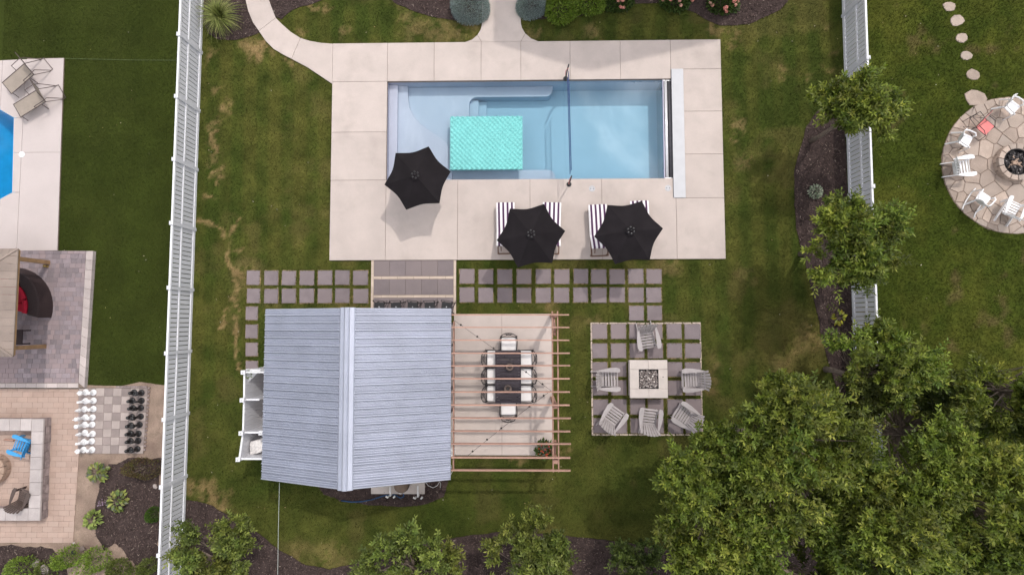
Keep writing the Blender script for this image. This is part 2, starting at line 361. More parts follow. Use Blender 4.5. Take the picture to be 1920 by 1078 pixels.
VEIN = [((372,412),(395,420)),((395,420),(415,430)),((415,430),(430,452)),((430,452),(448,405)),((430,452),(427,480)),((427,480),(440,510)),((440,510),(442,540)),((442,540),(433,575)),((433,575),(415,605)),((415,605),(424,622)),((440,560),(444,600)),((444,600),(440,640)),((440,640),(447,690)),((428,465),(462,470)),((405,320),(410,345)),((395,330),(415,318)),((400,258),(408,285)),((440,600),(436,625)),((405,240),(392,262)),((412,210),(425,200)),((440,500),(452,520)),((385,370),(400,372))]
def lawn_color(x, y):
    w = np.column_stack([x, y]); H = CAM_H
    dry = np.zeros(len(x))
    wx = x+(fbm(x, y, 3.0, 71)-.5)*.9; wy = y+(fbm(x, y, 3.0, 81)-.5)*.9
    fine = fbm(x, y, 5.5, 91)
    for (a, b, r, s) in DRY:
        cx, cy = G(a, b); d = np.hypot(wx-cx, wy-cy)/(r*.0212*1.25); dry = np.maximum(dry, s*np.clip(1.25-d, 0, 1)*np.clip((fine-.30)*5, 0, 1))
    for (p, q) in VEIN:
        a = np.array(G(*p)); b = np.array(G(*q)); ab = b-a; t = np.clip(((x-a[0])*ab[0]+(y-a[1])*ab[1])/(ab@ab), 0, 1)
        wx2 = x+(fbm(x, y, 4.0, 33)-.5)*.4; wy2 = y+(fbm(x, y, 4.0, 43)-.5)*.4
        d = np.hypot(wx2-a[0]-t*ab[0], wy2-a[1]-t*ab[1]); dry = np.maximum(dry, .8*np.clip(1.6-d/.075, 0, 1)*np.clip((fine-.27)*5, 0, 1))
    st = .5+.5*np.clip(np.sin((x+.012*y)*2*math.pi/1.02)*1.8, -1, 1)
    st = np.where(y > -3, st, .5)
    n1 = fbm(x, y, .35, 11, 5); n2 = fbm(x, y, 1.6, 21, 4)
    k = np.clip((n1-.5)*1.35+.42+(n2-.5)*.9+(st-.5)*.48, 0, 1)[:,None]
    c = np.array([.045,.062,.0104])*(1-k)+np.array([.087,.087,.019])*k
    c = c*(.78+.28*n2)[:,None]
    brown = np.clip((fbm(x, y, .8, 55)-.60)*3, 0, .38)[:,None]; c = c*(1-brown)+np.array([.115,.092,.032])*brown
    d_ = np.clip(dry, 0, .92)[:,None]
    return c*(1-d_)+np.array([.27,.185,.085])*d_
FL0, FL1 = np.array(G(379,60)), np.array(G(351.5,830))     # left fence line (base)
FR0, FR1 = np.array(G(1581,60)), np.array(G(1600.5,640))   # right fence line
def fl_x(y): return FL0[0]+(FL1[0]-FL0[0])*(y-FL0[1])/(FL1[1]-FL0[1])
def fr_x(y): return FR0[0]+(FR1[0]-FR0[0])*(y-FR0[1])/(FR1[1]-FR0[1])
YB, YT = -13.0, 15.5
XL, XR = -26.0, 24.0
def lawn_sheet():
    x0, x1 = fl_x(0)-.0, fr_x(0)
    nx, ny = int((x1-x0)/.10), int((YT-YB)/.10)
    U, Y = np.meshgrid(np.linspace(0, 1, nx), np.linspace(YB, YT, ny)); U = U.ravel(); Y = Y.ravel()
    X = fl_x(Y)+(fr_x(Y)-fl_x(Y))*U; Z = (fbm(X, Y, .5, 3)-.5)*.012
    i = (np.arange(nx-1)[None,:]+nx*np.arange(ny-1)[:,None]).ravel(); F = np.stack([i, i+1, i+nx+1, i+nx], 1)
    cx = X[F].mean(1); cy = Y[F].mean(1); ok = ~((cx > px0-.3) & (cx < px1+.3) & (cy > py0-.3) & (cy < py1+.3))
    return npmesh('lawn', np.column_stack([X, Y, Z]), F[ok], M['lawn'], lawn_color(X, Y))
struct(lawn_sheet())
def side_sheet(name, fx, xe, mt, colorf, hole=None, step=.25):
    nx, ny = int(abs(xe-fx(0))/step), int((YT-YB)/step)
    U, Y = np.meshgrid(np.linspace(0, 1, nx), np.linspace(YB, YT, ny)); U = U.ravel(); Y = Y.ravel()
    X = fx(Y)+(xe-fx(Y))*U; Z = (fbm(X, Y, .5, 3)-.5)*.012
    i = (np.arange(nx-1)[None,:]+nx*np.arange(ny-1)[:,None]).ravel()
    F = np.stack([i, i+1, i+nx+1, i+nx], 1) if xe > fx(0) else np.stack([i, i+nx, i+nx+1, i+1], 1)
    if hole:
        cx = X[F].mean(1); cy = Y[F].mean(1); F = F[~((cx > hole[0]) & (cx < hole[2]) & (cy > hole[1]) & (cy < hole[3]))]
    return struct(npmesh(name, np.column_stack([X, Y, Z]), F, mt, colorf(X, Y) if colorf else None))
NPOOL = GP([(-150,165),(-60,150),(0,206),(25.5,221),(22.5,361),(0,373),(-60,420),(-150,405)], .06)
nx0 = min(p[0] for p in NPOOL)-.15; nx1 = max(p[0] for p in NPOOL)+.2; ny0 = min(p[1] for p in NPOOL)-.15; ny1 = max(p[1] for p in NPOOL)+.15
side_sheet('artificial_turf', fl_x, XL, M['turf'], None, (nx0, ny0, nx1, ny1))
def rlawn_color(x, y):
    n1 = fbm(x, y, .45, 61, 5); n2 = fbm(x, y, 2.0, 62, 4); k = np.clip((n1-.5)*2.2+.45+(n2-.5)*1.1, 0, 1)[:,None]
    c = np.array([.041,.056,.0068])*(1-k)+np.array([.074,.080,.012])*k
    b = np.clip((fbm(x, y, 1.1, 64)-.69)*5, 0, .6)[:,None]; return c*(1-b)+np.array([.11,.08,.035])*b
side_sheet('neighbour_lawn', fr_x, XR, M['lawn'], rlawn_color, None, .12)
g = MB()
for r in ((-400,-400,400,YB+.1), (-400,YT-.1,400,400), (-400,YB+.1,XL+.1,YT-.1), (XR-.1,YB+.1,400,YT-.1)):
    g.add([(r[0],r[1],-.03),(r[2],r[1],-.03),(r[2],r[3],-.03),(r[0],r[3],-.03)], [(0,1,2,3)])
struct(g.build('ground', M['ground']))
# beds of mulch
for k, p in BEDS.items(): struct(MB().prism(p, -.05, .022).build('mulch_bed', M['mulch']))
# ------------------------------------------------------------------ pool deck: a base sheet and the poured slabs with open joints
def ring_base(o, i, z0, z1):
    mb = MB()
    for r in ((o[0],o[1],o[2],i[1]), (o[0],i[3],o[2],o[3]), (o[0],i[1],i[0],i[3]), (i[2],i[1],o[2],i[3])): mb.prism(rect(*r), z0, z1)
    return mb
deck = struct(ring_base((dx0+.01,dy0+.01,dx1-.01,dy1-.01), (px0,py0,px1,py1), -.06, .062).build('pool_deck', M['joint']))
keep(rect(dx0,dy0,dx1,dy1))
def gx(x, y=300): return G(x, y, .08)[0]
def gy(y, x=985): return G(x, y, .08)[1]
J = .006
def slab(poly, parent=deck, mt='concrete', z1=.08, z0=-.03, j=J, name='slab', ch=.005):
    return MB().prism(offset(ccw(poly), j), z0, z1, ch).build(name, M[mt], parent)
xs = [dx0]+[gx(v, 115) for v in (726,814,902,976.5,1069,1163,1257.5)]+[dx1]; xs[1] = px0
lidx0, lidx1 = gx(1260.5, 250), gx(1283, 250); lidy1, lidy0 = gy(133), gy(373)
for i in range(7): slab(rect(xs[i], py1, xs[i+1], dy1))
slab([(xs[7],py1),(px1,py1),(px1,lidy1),(dx1,lidy1),(dx1,dy1),(xs[7],dy1)])
ys = [py1, gy(245.6), py0, dy0]
for i in range(3): slab(rect(dx0, ys[i+1], px0, ys[i]))
bx = [px0, gx(858,410), gx(994,410), gx(1129,410), gx(1268.5,420)]
for i in range(3): slab(rect(bx[i], dy0, bx[i+1], py0))
slab([(bx[3],dy0),(bx[4],dy0),(bx[4],lidy0),(px1,lidy0),(px1,py0),(bx[3],py0)])
slab(rect(bx[4], dy0, dx1, lidy0))
ry = [lidy1, gy(211.7), gy(291.5), lidy0]
for i in range(3): slab(rect(px1, ry[i+1], dx1, ry[i]))
wo, wi = GP(WALK_OUT, .06), GP(WALK_IN, .06); wo[-1] = (dx0, wo[-1][1]); wi[-1] = (dx0, dy1)
walk = struct(MB().prism(offset(ccw(wo+wi[::-1]), .015), -.05, .045).build('curved_walk', M['joint'])); keep(wo+wi[::-1])
for a, b, c, d in ((0,5,0,4), (5,9,4,7), (9,12,7,10)):
    slab(wo[a:b+1]+wi[c:d+1][::-1], walk, z1=.062)
mw = GP([(903,-60),(903,48),(901,56),(895,66),(885,74.5),(871,79.5),(1010,77),(996,72.5),(985,63),(979,53),(976.8,44),(976.8,-60)], .06)
mw[5] = (mw[5][0], dy1); mw[6] = (mw[6][0], dy1)
mwalk = struct(MB().prism(offset(ccw(mw), .015), -.05, .045).build('house_walk', M['joint'])); keep(mw)
jl, jr = (G(903.5,78)[0], dy1), (G(976.5,78)[0], dy1)
slab([mw[0], mw[1], mw[2], mw[3], jl, jr, mw[8], mw[9], mw[10], mw[11]], mwalk, z1=.062)
slab([mw[3], mw[4], mw[5], jl], mwalk, z1=.062); slab([jr, mw[6], mw[7], mw[8]], mwalk, z1=.062)
# ------------------------------------------------------------------ swimming pool
WZ = -.07
pool = thing('swimming_pool', 'long rectangular swimming pool with pale blue shell, sun shelf and benches set in the deck', 'pool', (0,0,0))
DEEP = -1.05
cvx = gx(1244.5, 240)                                     # where the cover housing begins
b = ring_base((px0-.22,py0-.22,px1+.22,py1+.22), (px0,py0,px1,py1), -1.3, -.065); b.build('pool_wall', M['shell'], pool)
b = ring_base((px0-.08,py0-.08,px1+.08,py1+.08), (px0-.004,py0-.004,px1+.004,py1+.004), -.064, .058); b.build('coping', M['sandstone'], pool)
MB().prism(rect(px0-.2,py0-.2,px1+.2,py1+.2), -1.45, -1.301).build('basin', M['shell'], pool)
MB().prism(rect(px0+.002,py0+.002,px1-.002,py1-.002), -1.3, DEEP).build('pool_floor', M['shell'], pool)
def arc(c, r, a0, a1, n=8): return [(c[0]+r*math.cos(R(a0+(a1-a0)*i/n)), c[1]+r*math.sin(R(a0+(a1-a0)*i/n))) for i in range(n+1)]
cz = -.55; e = .003
ytb = G(950,182,cz)[1]; xtb = G(1037,175,cz)[0]; ysb = G(950,318.5,cz)[1]; xsb = G(1041,328,cz)[0]; xc = G(880,200,cz)[0]
rr = .32
outl = [(px0+e,py0+e), (xsb-.55,py0+e)]+arc((xsb-.55, ysb-.40), .40, 0, 90, 6)[0:]
outl = [(px0+e,py0+e), (xsb,py0+e), (xsb, ysb-.30)]+arc((xsb-.28, ysb-.30), .28, 10, 90, 6)+[(xc,ysb)]+[(xc, ytb-rr)]+arc((xc+rr, ytb-rr), rr, 180, 90, 6)[1:]
outl += [(xtb-.30, ytb)]+arc((xtb-.30, ytb+.28), .28, -90, 0, 6)[1:]+[(xtb, py1-e), (px0+e, py1-e)]
MB().prism(outl, DEEP-.02, cz, .012).build('sun_shelf', M['shell'], pool)
x1s, x2s = G(897.5,200,-.75)[0], G(912.5,200,-.92)[0]
MB().prism(rect(xc-.05, ysb-.05, x1s, ytb+.05-.1), DEEP-.02, -.75, .01).build('pool_step', M['shell'], pool)
MB().prism(rect(xc-.06, ysb-.06, x2s, ytb+.04-.1), DEEP-.021, -.92, .01).build('pool_step', M['shell'], pool)
sc = GP([(765,160),(765,185),(768,203),(776,219),(788,232),(804,244),(822,256),(836,268),(845,282),(849,300),(848,320)], -.38)
MB().prism([(px0+e*2,py0+e*2),(sc[-1][0],py0+e*2)]+sc[::-1]+[(sc[0][0],py1-e*2),(px0+e*2,py1-e*2)], cz-.02, -.40, .01).build('pool_step', M['shell'], pool)
MB().prism(rect(px0+e*3, py0+e*3, G(745.5,200,-.25)[0], py1-e*3), -.42, -.25, .01).build('pool_step', M['shell'], pool)
w = MB(); w.box(((px0+cvx)/2, (py0+py1)/2, (WZ+DEEP-.1)/2), (cvx-px0+.004, py1-py0+.004, WZ-DEEP+.1)); w.build('water', M['water'], pool)
# automatic cover housing at the east end
cov = thing('pool_cover_roller', 'automatic cover roller with bright steel bar and dark grey box at the pool end', 'cover roller', ((cvx+px1)/2, (py0+py1)/2, 0))
hw, hl = (px1-cvx), (py1-py0)
MB().box((.03,0,-.66), (hw-.07, hl-.02, 1.1)).build('housing', M['grey_box'], cov)
MB().box((-hw/2+.02,0,-.55), (.03, hl-.01, 1.15)).build('housing_wall', M['shell'], cov)
MB().tube([(-hw/2+.13,-hl/2+.05,-.03),(-hw/2+.13,hl/2-.05,-.03)], .062, 12).build('roller', M['steel'], cov, smooth=True)
MB().tube([(.10,-hl/2+.04,-.10),(.10,hl/2-.04,-.10)], .10, 12).build('rolled_cover', M['grey_box'], cov, smooth=True)
for s in (-1, 1): MB().box((-.02, s*(hl/2-.03), -.06), (hw-.12, .035, .12)).build('bracket', M['steel'], cov)
lid = thing('cover_lid', 'long white bench lid of the pool cover lying along the deck', 'cover lid', ((lidx0+lidx1)/2, (lidy0+lidy1)/2, .08))
MB().prism(rect(-(lidx1-lidx0)/2, -(lidy1-lidy0)/2, (lidx1-lidx0)/2, (lidy1-lidy0)/2), .002, .035, .006).build('lid_panel', M['lid'], lid)
MB().box((-(lidx1-lidx0)/2-.004, 0, .022), (.012, (lidy1-lidy0)-.06, .036)).build('hinge_edge', M['grey_box'], lid)
# floating mat
mx0, my1 = G(844,219.5,0); mx1, my0 = G(980,318,0)
NX, NY = 112, 126; nbx, nby = 14.5, 21.0
U, V = np.meshgrid(np.linspace(0, 1, NX+1), np.linspace(0, 1, NY+1)); row = np.floor(V*nby*.999); ph = np.where(row % 2 == 0, 0, .5)
hgt = .045+.042*np.cos(2*math.pi*U*nbx)*np.cos(math.pi*V*nby)
edge_ = np.minimum.reduce([U, 1-U])*nbx; hgt *= np.clip(edge_*4, .1, 1)
X = mx0+(mx1-mx0)*U+(.012*np.sin(V*nby*2*math.pi))*np.where((U < .02) | (U > .98), 1, 0)*np.where(U < .5, -1, 1)
Yv = my0+(my1-my0)*V+.02*np.sin(U*nbx*2*math.pi)*np.where((V < .01), 1, 0); Z = -.01+hgt
i = (np.arange(NX)[None,:]+(NX+1)*np.arange(NY)[:,None]).ravel(); F = np.stack([i, i+1, i+NX+2, i+NX+1], 1)
mat_t = thing('floating_mat', 'turquoise bubble-quilted inflatable mat floating in the pool', 'pool float', ((mx0+mx1)/2, (my0+my1)/2, WZ))
V3 = np.column_stack([X.ravel()-(mx0+mx1)/2, Yv.ravel()-(my0+my1)/2, Z.ravel()-WZ])
o = npmesh('quilted_top', V3, F, M['turquoise'], None, mat_t); o.data.polygons.foreach_set('use_smooth', [True]*len(F))
MB().prism(rect(-(mx1-mx0)/2+.01, -(my1-my0)/2+.01, (mx1-mx0)/2-.01, (my1-my0)/2-.01), -.06, .062).build('mat_base', M['turquoise'], mat_t)
for sx in (-1, 1):
    for sy in (-1, 1): MB().lathe([(.0001,.125),(.03,.125),(.03,.14),(.0001,.145)], 10, (sx*((mx1-mx0)/2-.14), sy*((my1-my0)/2-.14), .0)).build('valve', M['turquoise'], mat_t)
# volleyball net across the pool
pn, ps = G(1060.5,148.5,.08), G(1066.8,346,.08)
net = thing('volleyball_net', 'dark blue volleyball net strung across the pool between two short poles', 'net', (0,0,.08))
tn = (pn[0]+.02, pn[1], 1.30); ts = (ps[0]-.01, ps[1], 1.32)
for (bp_, tp) in ((pn, tn), (ps, ts)):
    s_ = 1 if tp is tn else -1
    p = MB(); p.tube([(bp_[0], bp_[1], 0), (bp_[0], bp_[1], .6), tp], .026, 8); p.build('pole', M['black_metal'], net)
    p = MB(); p.lathe([(.10,0),(.10,.03),(.04,.05),(.0001,.05)], 12, (bp_[0], bp_[1], 0)); p.build('pole_base', M['black_metal'], net)
    p = MB(); p.tube([(bp_[0]-.03, bp_[1]+.05*s_, .25), (bp_[0]-.05, bp_[1]+.02*s_, .7), (tp[0], tp[1]-.05*s_, 1.1)], .012, 6); p.build('tension_strap', M['pink'], net)
for z in (1.27, .62):
    MB().beam((tn[0], tn[1]-.25, z), (ts[0], ts[1]+.25, z), .018, .06).build('net_tape', M['net'], net)
nm = MB(); nn = 44
for k in range(nn+1):
    t = k/nn; x = tn[0]+(ts[0]-tn[0])*t; y = tn[1]-.25+(ts[1]+.25-tn[1]+.25)*t; nm.beam((x,y,.62), (x,y,1.27), .004, .004)
for z in (.72,.82,.92,1.02,1.12,1.2): nm.beam((tn[0], tn[1]-.25, z), (ts[0], ts[1]+.25, z), .004, .004)
nm.build('netting', M['net'], net)
for k, (x, y, lb) in enumerate(((1110,354,'round white skimmer lid in the deck nearer the volleyball net'), (1252.5,353,'round white skimmer lid in the deck nearer the cover lid'))):
    t = thing('skimmer_lid', lb, 'skimmer lid', G3(x,y,.08), 0, 'skimmer lids in the deck')
    MB().lathe([(.125,0),(.125,.006),(.118,.010),(.0001,.010)], 24).build('cover', M['lid'], t)
    for a in (-1, 1): MB().box((a*.05,.0,.0115), (.03,.035,.006)).build('finger_hole', M['grey_box'], t)
    MB().lathe([(.095,.0105),(.095,.012),(.088,.012),(.088,.0105)], 24, cap=False).build('rim', M['wall_rock'], t)
# ------------------------------------------------------------------ stepping pavers, tiled strip, concrete patio
UNIT = MB().prism(rect(-.5,-.5,.5,.5), -.04, 0, .018).mesh('paver', M['paver'])
def paver_mesh(mt, ch=.018, name='paver', z0=-.05): return MB().prism(rect(-.5,-.5,.5,.5), z0, 0, ch).mesh(name, M[mt])
def place(me, name, parent, x0, y0, x1, y1, z, jit=.0, rot=.0):
    dx, dy = random.uniform(-jit,jit), random.uniform(-jit,jit)
    return link(name, me, parent, ((x0+x1)/2+dx, (y0+y1)/2+dy, z), random.uniform(-rot,rot), (abs(x1-x0), abs(y1-y0), 1))
def pv_list(cols, rows, z=.03):
    return [(*G(c[0], r[1], z), *G(c[1], r[0], z)) for r in rows for c in cols]
A = pv_list([(462,487.6),(495,522),(527.7,555),(561,589),(595,622.5),(628,656),(661.6,690.5)], [(507,534.6),(541,568.6)])
A += pv_list([(459.7,483.5)], [(574.7,600.5),(608.5,634.5),(642.5,668),(676,701)])
cv = [(92,215),(248,370),(405,527),(562,683),(718,842),(868,992),(1027,1145),(1172,1297),(1322,1448),(1475,1600),(1624,1748)]
cols = [(840+a/4.3636, 840+b/4.3636) for a, b in cv]
Bp = pv_list(cols, [(504.4,532.3),(539,567.4)])+pv_list([(1179.5,1206.8),(1213.5,1241)], [(573,601)])
fc = [(1080+a/3.85, 1080+b/3.85) for a, b in ((115,225),(250,360),(385,492),(515,625),(655,762),(785,900))]
fr_ = [(560+a/3.85, 560+b/3.85) for a, b in ((180,292),(322,430),(458,564),(588,697),(725,837),(863,972))]
Cp = [(*G(c[0]+(r[0]-605)*.012, r[1], .03), *G(c[1]+(r[0]-605)*.012, r[0], .03)) for r in fr_ for c in fc]
for name, lst in (('stepping_path', A), ('poolside_stepping_path', Bp), ('fire_pit_paving', Cp)):
    sb = MB()
    for (x0,y0,x1,y1) in lst:
        e_ = .014; sb.prism(wobble(rect(x0-e_,y0-e_,x1+e_,y1+e_), .02, .08, 5), -.03, .011)
    root = struct(sb.build(name, M['sand']))
    for (x0,y0,x1,y1) in lst:
        keep(rect(x0+.01,y0+.01,x1-.01,y1-.01)); place(UNIT, 'paver', root, x0, y0, x1, y1, .03+random.uniform(-.005,.005), .011, .02)
    if name == 'fire_pit_paving':
        ex0, ey1 = G(1107,604.5); ex1, ey0 = G(1318.5,816.5); w_ = .07; me = paver_mesh('sandstone', .05, 'edging')
        nb = 12
        for k in range(nb):
            a, b = ex0+(ex1-ex0)*k/nb, ex0+(ex1-ex0)*(k+1)/nb; c, d = ey0+(ey1-ey0)*k/nb, ey0+(ey1-ey0)*(k+1)/nb
            for (x0,y0,x1,y1) in ((a,ey0,b,ey0+w_), (a,ey1-w_,b,ey1), (ex0,c,ex0+w_,d), (ex1-w_,c,ex1,d)):
                place(me, 'edging_stone', root, x0+.004, y0+.004, x1-.004, y1-.004, .024+random.uniform(-.003,.003), .006, .01)
# tiled strip between deck and bar
tx = [G(v,530,.05)[0] for v in (700.6,730.2,760.4,790.4,820.5,850.3)]; txl, txr = G(695.6,530,.05)[0], G(855.2,530,.05)[0]
ty = [dy0-.005, G(780,517.8,.05)[1], G(780,523.2,.05)[1], G(780,553,.05)[1], G(780,558.2,.05)[1], G(780,589,.05)[1]]
strip = struct(MB().prism(rect(txl+.01, ty[5]+.01, txr-.01, ty[0]-.005), -.05, .035).build('tiled_strip', M['joint'])); keep(rect(txl, ty[5], txr, ty[0]))
mt_, ms_ = paver_mesh('tile', .006, 'tile'), paver_mesh('sandstone', .006, 'border_stone')
for (a, b) in ((0,1), (2,3), (4,5)):
    for i in range(5): place(mt_, 'tile', strip, tx[i]+.004, ty[b]+.004, tx[i+1]-.004, ty[a]-.004, .05)
for (a, b) in ((1,2), (3,4)):
    xs_ = [tx[0]]+[(tx[i]+tx[i+1])/2 for i in range(5)]+[tx[5]]
    for i in range(6): place(ms_, 'border_stone', strip, xs_[i]+.004, ty[b]+.004, xs_[i+1]-.004, ty[a]-.004, .052)
for (a, b) in ((txl, tx[0]), (tx[5], txr)):
    for k in range(4):
        y0, y1 = ty[0]+(ty[5]-ty[0])*k/4, ty[0]+(ty[5]-ty[0])*(k+1)/4; place(ms_, 'border_stone', strip, a+.002, y1+.003, b-.002, y0-.003, .052)
patio = struct(MB().prism(offset(ccw(PATIO), .008), -.05, .035).build('dining_patio', M['joint']))
cx_, cy_ = G(941,719,.05); (ax, ay), (bx2, by2) = PATIO[0], PATIO[2]
for q in (rect(ax,ay,cx_,cy_), rect(cx_,ay,bx2,cy_), rect(ax,cy_,cx_,by2), rect(cx_,cy_,bx2,by2)): slab(q, patio, z1=.05)
# ------------------------------------------------------------------ vinyl privacy fences
def fence(label, p_of_y, ystart, n_up, n_dn, side):
    # p_of_y: line of the fence; posts every 2.44 m; side = +1 when the near face looks to +X
    a = Vector((p_of_y(0), 0)); d = (Vector((p_of_y(1), 1))-a).normalized(); nrm = Vector((d.y, -d.x))*side
    base = Vector((p_of_y(ystart), ystart)); H_ = 1.53
    f = thing('vinyl_fence', label, 'fence', (base.x, base.y, 0))
    ang = math.atan2(-d.x, d.y)
    S = 2.44
    post = MB().box((0,0,H_/2+.01), (.127,.127,H_+.02)).mesh('post', M['vinyl'])
    cap = MB().lathe([(.102,0),(.102,.035),(.012,.07),(.0001,.072)], 4, a0=math.pi/4).mesh('post_cap', M['white'])
    nb = 13; bw = (S-.127-.02)/nb
    board = MB().box((0,0,.78), (.022,bw-.032,1.36)).mesh('board', M['vinyl'])
    railm = {z: MB().box((0,0,z), (.05 if z < 1.4 else .07, S-.127, h)).mesh('rail', M['white']) for z, h in ((.10,.13),(.92,.07),(1.49,.09))}
    for k in range(-n_dn, n_up+1):
        q = d*(k*S); p = link('post', post, f, (q.x, q.y, 0), ang); link('post_cap', cap, p, (0,0,H_+.02))
        if k == n_up: break
        for z, me in railm.items():
            q2 = d*((k+.5)*S)+(nrm*.012 if z < 1.4 else nrm*0); link('rail', me, f, (q2.x, q2.y, 0), ang)
        for j in range(nb):
            q2 = d*(k*S+.0735+bw*(j+.5)); link('board', board, f, (q2.x, q2.y, 0), ang)
    return f
fence('tall white vinyl board fence on the left, beside the artificial turf', fl_x, G(377,100)[1], 2, 9, 1)
fence('white vinyl board fence on the right, partly hidden under the trees', fr_x, G(1583,142)[1], 2, 7, -1)
# ------------------------------------------------------------------ pool house: ribbed metal gable roof on cream walls
EZ, RZ_ = 2.5, 3.75
hx0, hx1 = G(494,740,EZ)[0], G(845.5,740,EZ)[0]; hy1 = G(670,578.5,EZ)[1]; hy0 = (G(489.5,901,EZ)[1]+G(843,897,EZ)[1])/2
hxm, hw2, hlen = (hx0+hx1)/2, (hx1-hx0)/2, hy1-hy0
house = thing('pool_house', 'pool house with blue-grey ribbed metal gable roof beside the pergola', 'pool house', (hxm, (hy0+hy1)/2, 0))
keep(rect(hx0+.5, hy0+.6, hx1-.3, hy1-.6))
sl = (RZ_-EZ)/hw2; wx = hw2-.17; wy = hlen/2-.55; wz = EZ-.10
wxl = hw2-.42
MB().box((0, -wy+.08, wz/2), (wxl+wx-.02, .14, wz)).build('wall', M['siding'], house, (( wx-wxl)/2,0,0))
MB().box((-wxl+.07, 0, wz/2), (.14, wy*2-.17, wz)).build('wall', M['siding'], house)
yk = hlen/2-3.85                                          # where the dark glazed front gives way to plain wall
MB().box((wx-.07, (-wy+.15+yk)/2, wz/2), (.14, yk+wy-.155, wz)).build('wall', M['siding'], house)
gp = MB(); gp.box((wx-.06, (yk+wy)/2, wz/2), (.08, wy-yk-.02, wz)); gp.build('glass_front', M['dark_glass'], house)
for k in range(5):
    y_ = yk+(wy-yk)*k/4; MB().box((wx-.04, y_, wz/2), (.10, .07, wz-.01)).build('door_frame', M['black_metal'], house)
MB().box(((wx-wxl)/2, wy-.06, .52), (wx+wxl-.3, .12, 1.04)).build('bar_front', M['siding'], house)
MB().box(((wx-wxl)/2, wy+.06, 1.075), (wx+wxl-.24, .55, .05)).build('bar_counter', M['dark_wood'], house)
for s in (-1, 1):
    gv = [(-wxl, 0, wz), (wx, 0, wz), (0, 0, RZ_-.12)]; th = .1; y_ = s*(wy-.05)
    MB().add([(x, y_-th/2, z) for x,_,z in gv]+[(x, y_+th/2, z) for x,_,z in gv], [(0,1,2),(5,4,3),(0,3,4,1),(1,4,5,2),(2,5,3,0)]).build('gable', M['siding'], house)
np_ = 23; pw = hlen/np_                                   # each ribbed sheet is a piece of its own
def sheet_mesh(s):
    mb = MB(); a = pw
    prof = [(0,-.03),(.006,-.03),(.012,.034),(.030,.050),(.052,.048),(.085,-.014),(a*.41,-.014),(a*.47,.028),(a*.54,.028),(a*.61,-.014),(a*.69,-.014),(a*.75,.028),(a*.82,.028),(a*.89,-.014),(a-.014,-.014),(a-.004,-.03)]
    x0, z0, x1, z1 = s*.13, RZ_-sl*.13-.0, s*hw2, EZ
    vs = [(x0, y, z0+z) for y, z in prof]+[(x1, y, z1+z) for y, z in prof]+[(x0, y, z0-.05) for y, z in (prof[0], prof[-1])]+[(x1, y, z1-.05) for y, z in (prof[0], prof[-1])]
    n = len(prof); fs = [(i, i+1, n+i+1, n+i) for i in range(n-1)]+[(2*n, 2*n+2, 2*n+3, 2*n+1), (n, 2*n+2, 2*n+3, 2*n-1), (0, n, 2*n+2, 2*n), (n-1, 2*n+1, 2*n+3, 2*n-1)]
    if s > 0: fs = [f[::-1] for f in fs]
    return mb.add(vs, fs).mesh('roof_sheet', M['galv'])
for s in (-1, 1):
    me = sheet_mesh(s)
    for k in range(np_): link('roof_sheet', me, house, (0, -hlen/2+k*pw, 0))
rc = MB()                                                 # ridge cap with its two rolled hems
prof = [(-.26,-.26*sl+.045),(-.23,-.23*sl+.065),(-.10,-.10*sl+.062),(-.085,.045),(-.05,.075),(.05,.075),(.085,.045),(.10,-.10*sl+.062),(.23,-.23*sl+.065),(.26,-.26*sl+.045)]
vs = [(x, y, RZ_+z) for y in (-hlen/2-.01, hlen/2+.01) for x, z in prof]; n = len(prof)
rc.add(vs, [(i, n+i, n+i+1, i+1) for i in range(n-1)]); rc.build('ridge_cap', M['galv'], house)
for s in (-1, 1):
    MB().beam((s*(hw2-.03), -hlen/2+.02, EZ-.10), (s*(hw2-.03), hlen/2-.02, EZ-.10), .03, .12).build('fascia', M['white'], house)
    for t in (-1, 1): MB().beam((s*.02, t*(hlen/2-.03), RZ_-.10), (s*(hw2-.05), t*(hlen/2-.03), EZ-.08), .03, .12).build('rake_board', M['white'], house)
# ------------------------------------------------------------------ pergola
PZ = 2.50
rys = [590,613.5,637.5,662,686,710,735,759.5,784,808.5,832.5,858,882]
perg = thing('pergola', 'open cedar pergola of thirteen rafters over the dining patio', 'pergola', (*G(1035,740), 0))
ox, oy = perg.location.x, perg.location.y
rx0, rx1 = hx1+.012-ox, G(1069,740,PZ)[0]-ox
for k, yv in enumerate(rys):
    y = G(960, yv, PZ)[1]-oy; wv_ = random.uniform(-.012,.012)
    MB().beam((rx0, y, PZ-.07), (rx1+random.uniform(-.02,.02), y+wv_, PZ-.07), .042, .14).build('rafter', M['cedar'], perg)
bxc = G(1041.5,740,PZ-.17)[0]-ox; yA, yB_ = G(960,586,PZ)[1]-oy, G(960,884,PZ)[1]-oy
for d_ in (-.095, .095): MB().beam((bxc+d_, yB_-.05, PZ-.225), (bxc+d_, yA+.05, PZ-.225), .042, .168).build('beam', M['cedar'], perg)
for y in (yA-.10, (yA+yB_)/2-.55, yB_+.30):
    MB().box((bxc, y, (PZ-.15)/2), (.135,.135,PZ-.16)).build('post', M['cedar'], perg)
for s in (-1, 1):
    yy = yA-.10 if s > 0 else yB_+.30
    MB().beam((bxc, yy-s*.07, PZ-.95), (bxc, yy-s*.70, PZ-.30), .09, .09).build('brace', M['cedar'], perg)
MB().beam((rx0+.06, yB_, PZ-.23), (rx0+.06, yA-.3, PZ-.23), .042, .17).build('ledger', M['cedar'], perg)
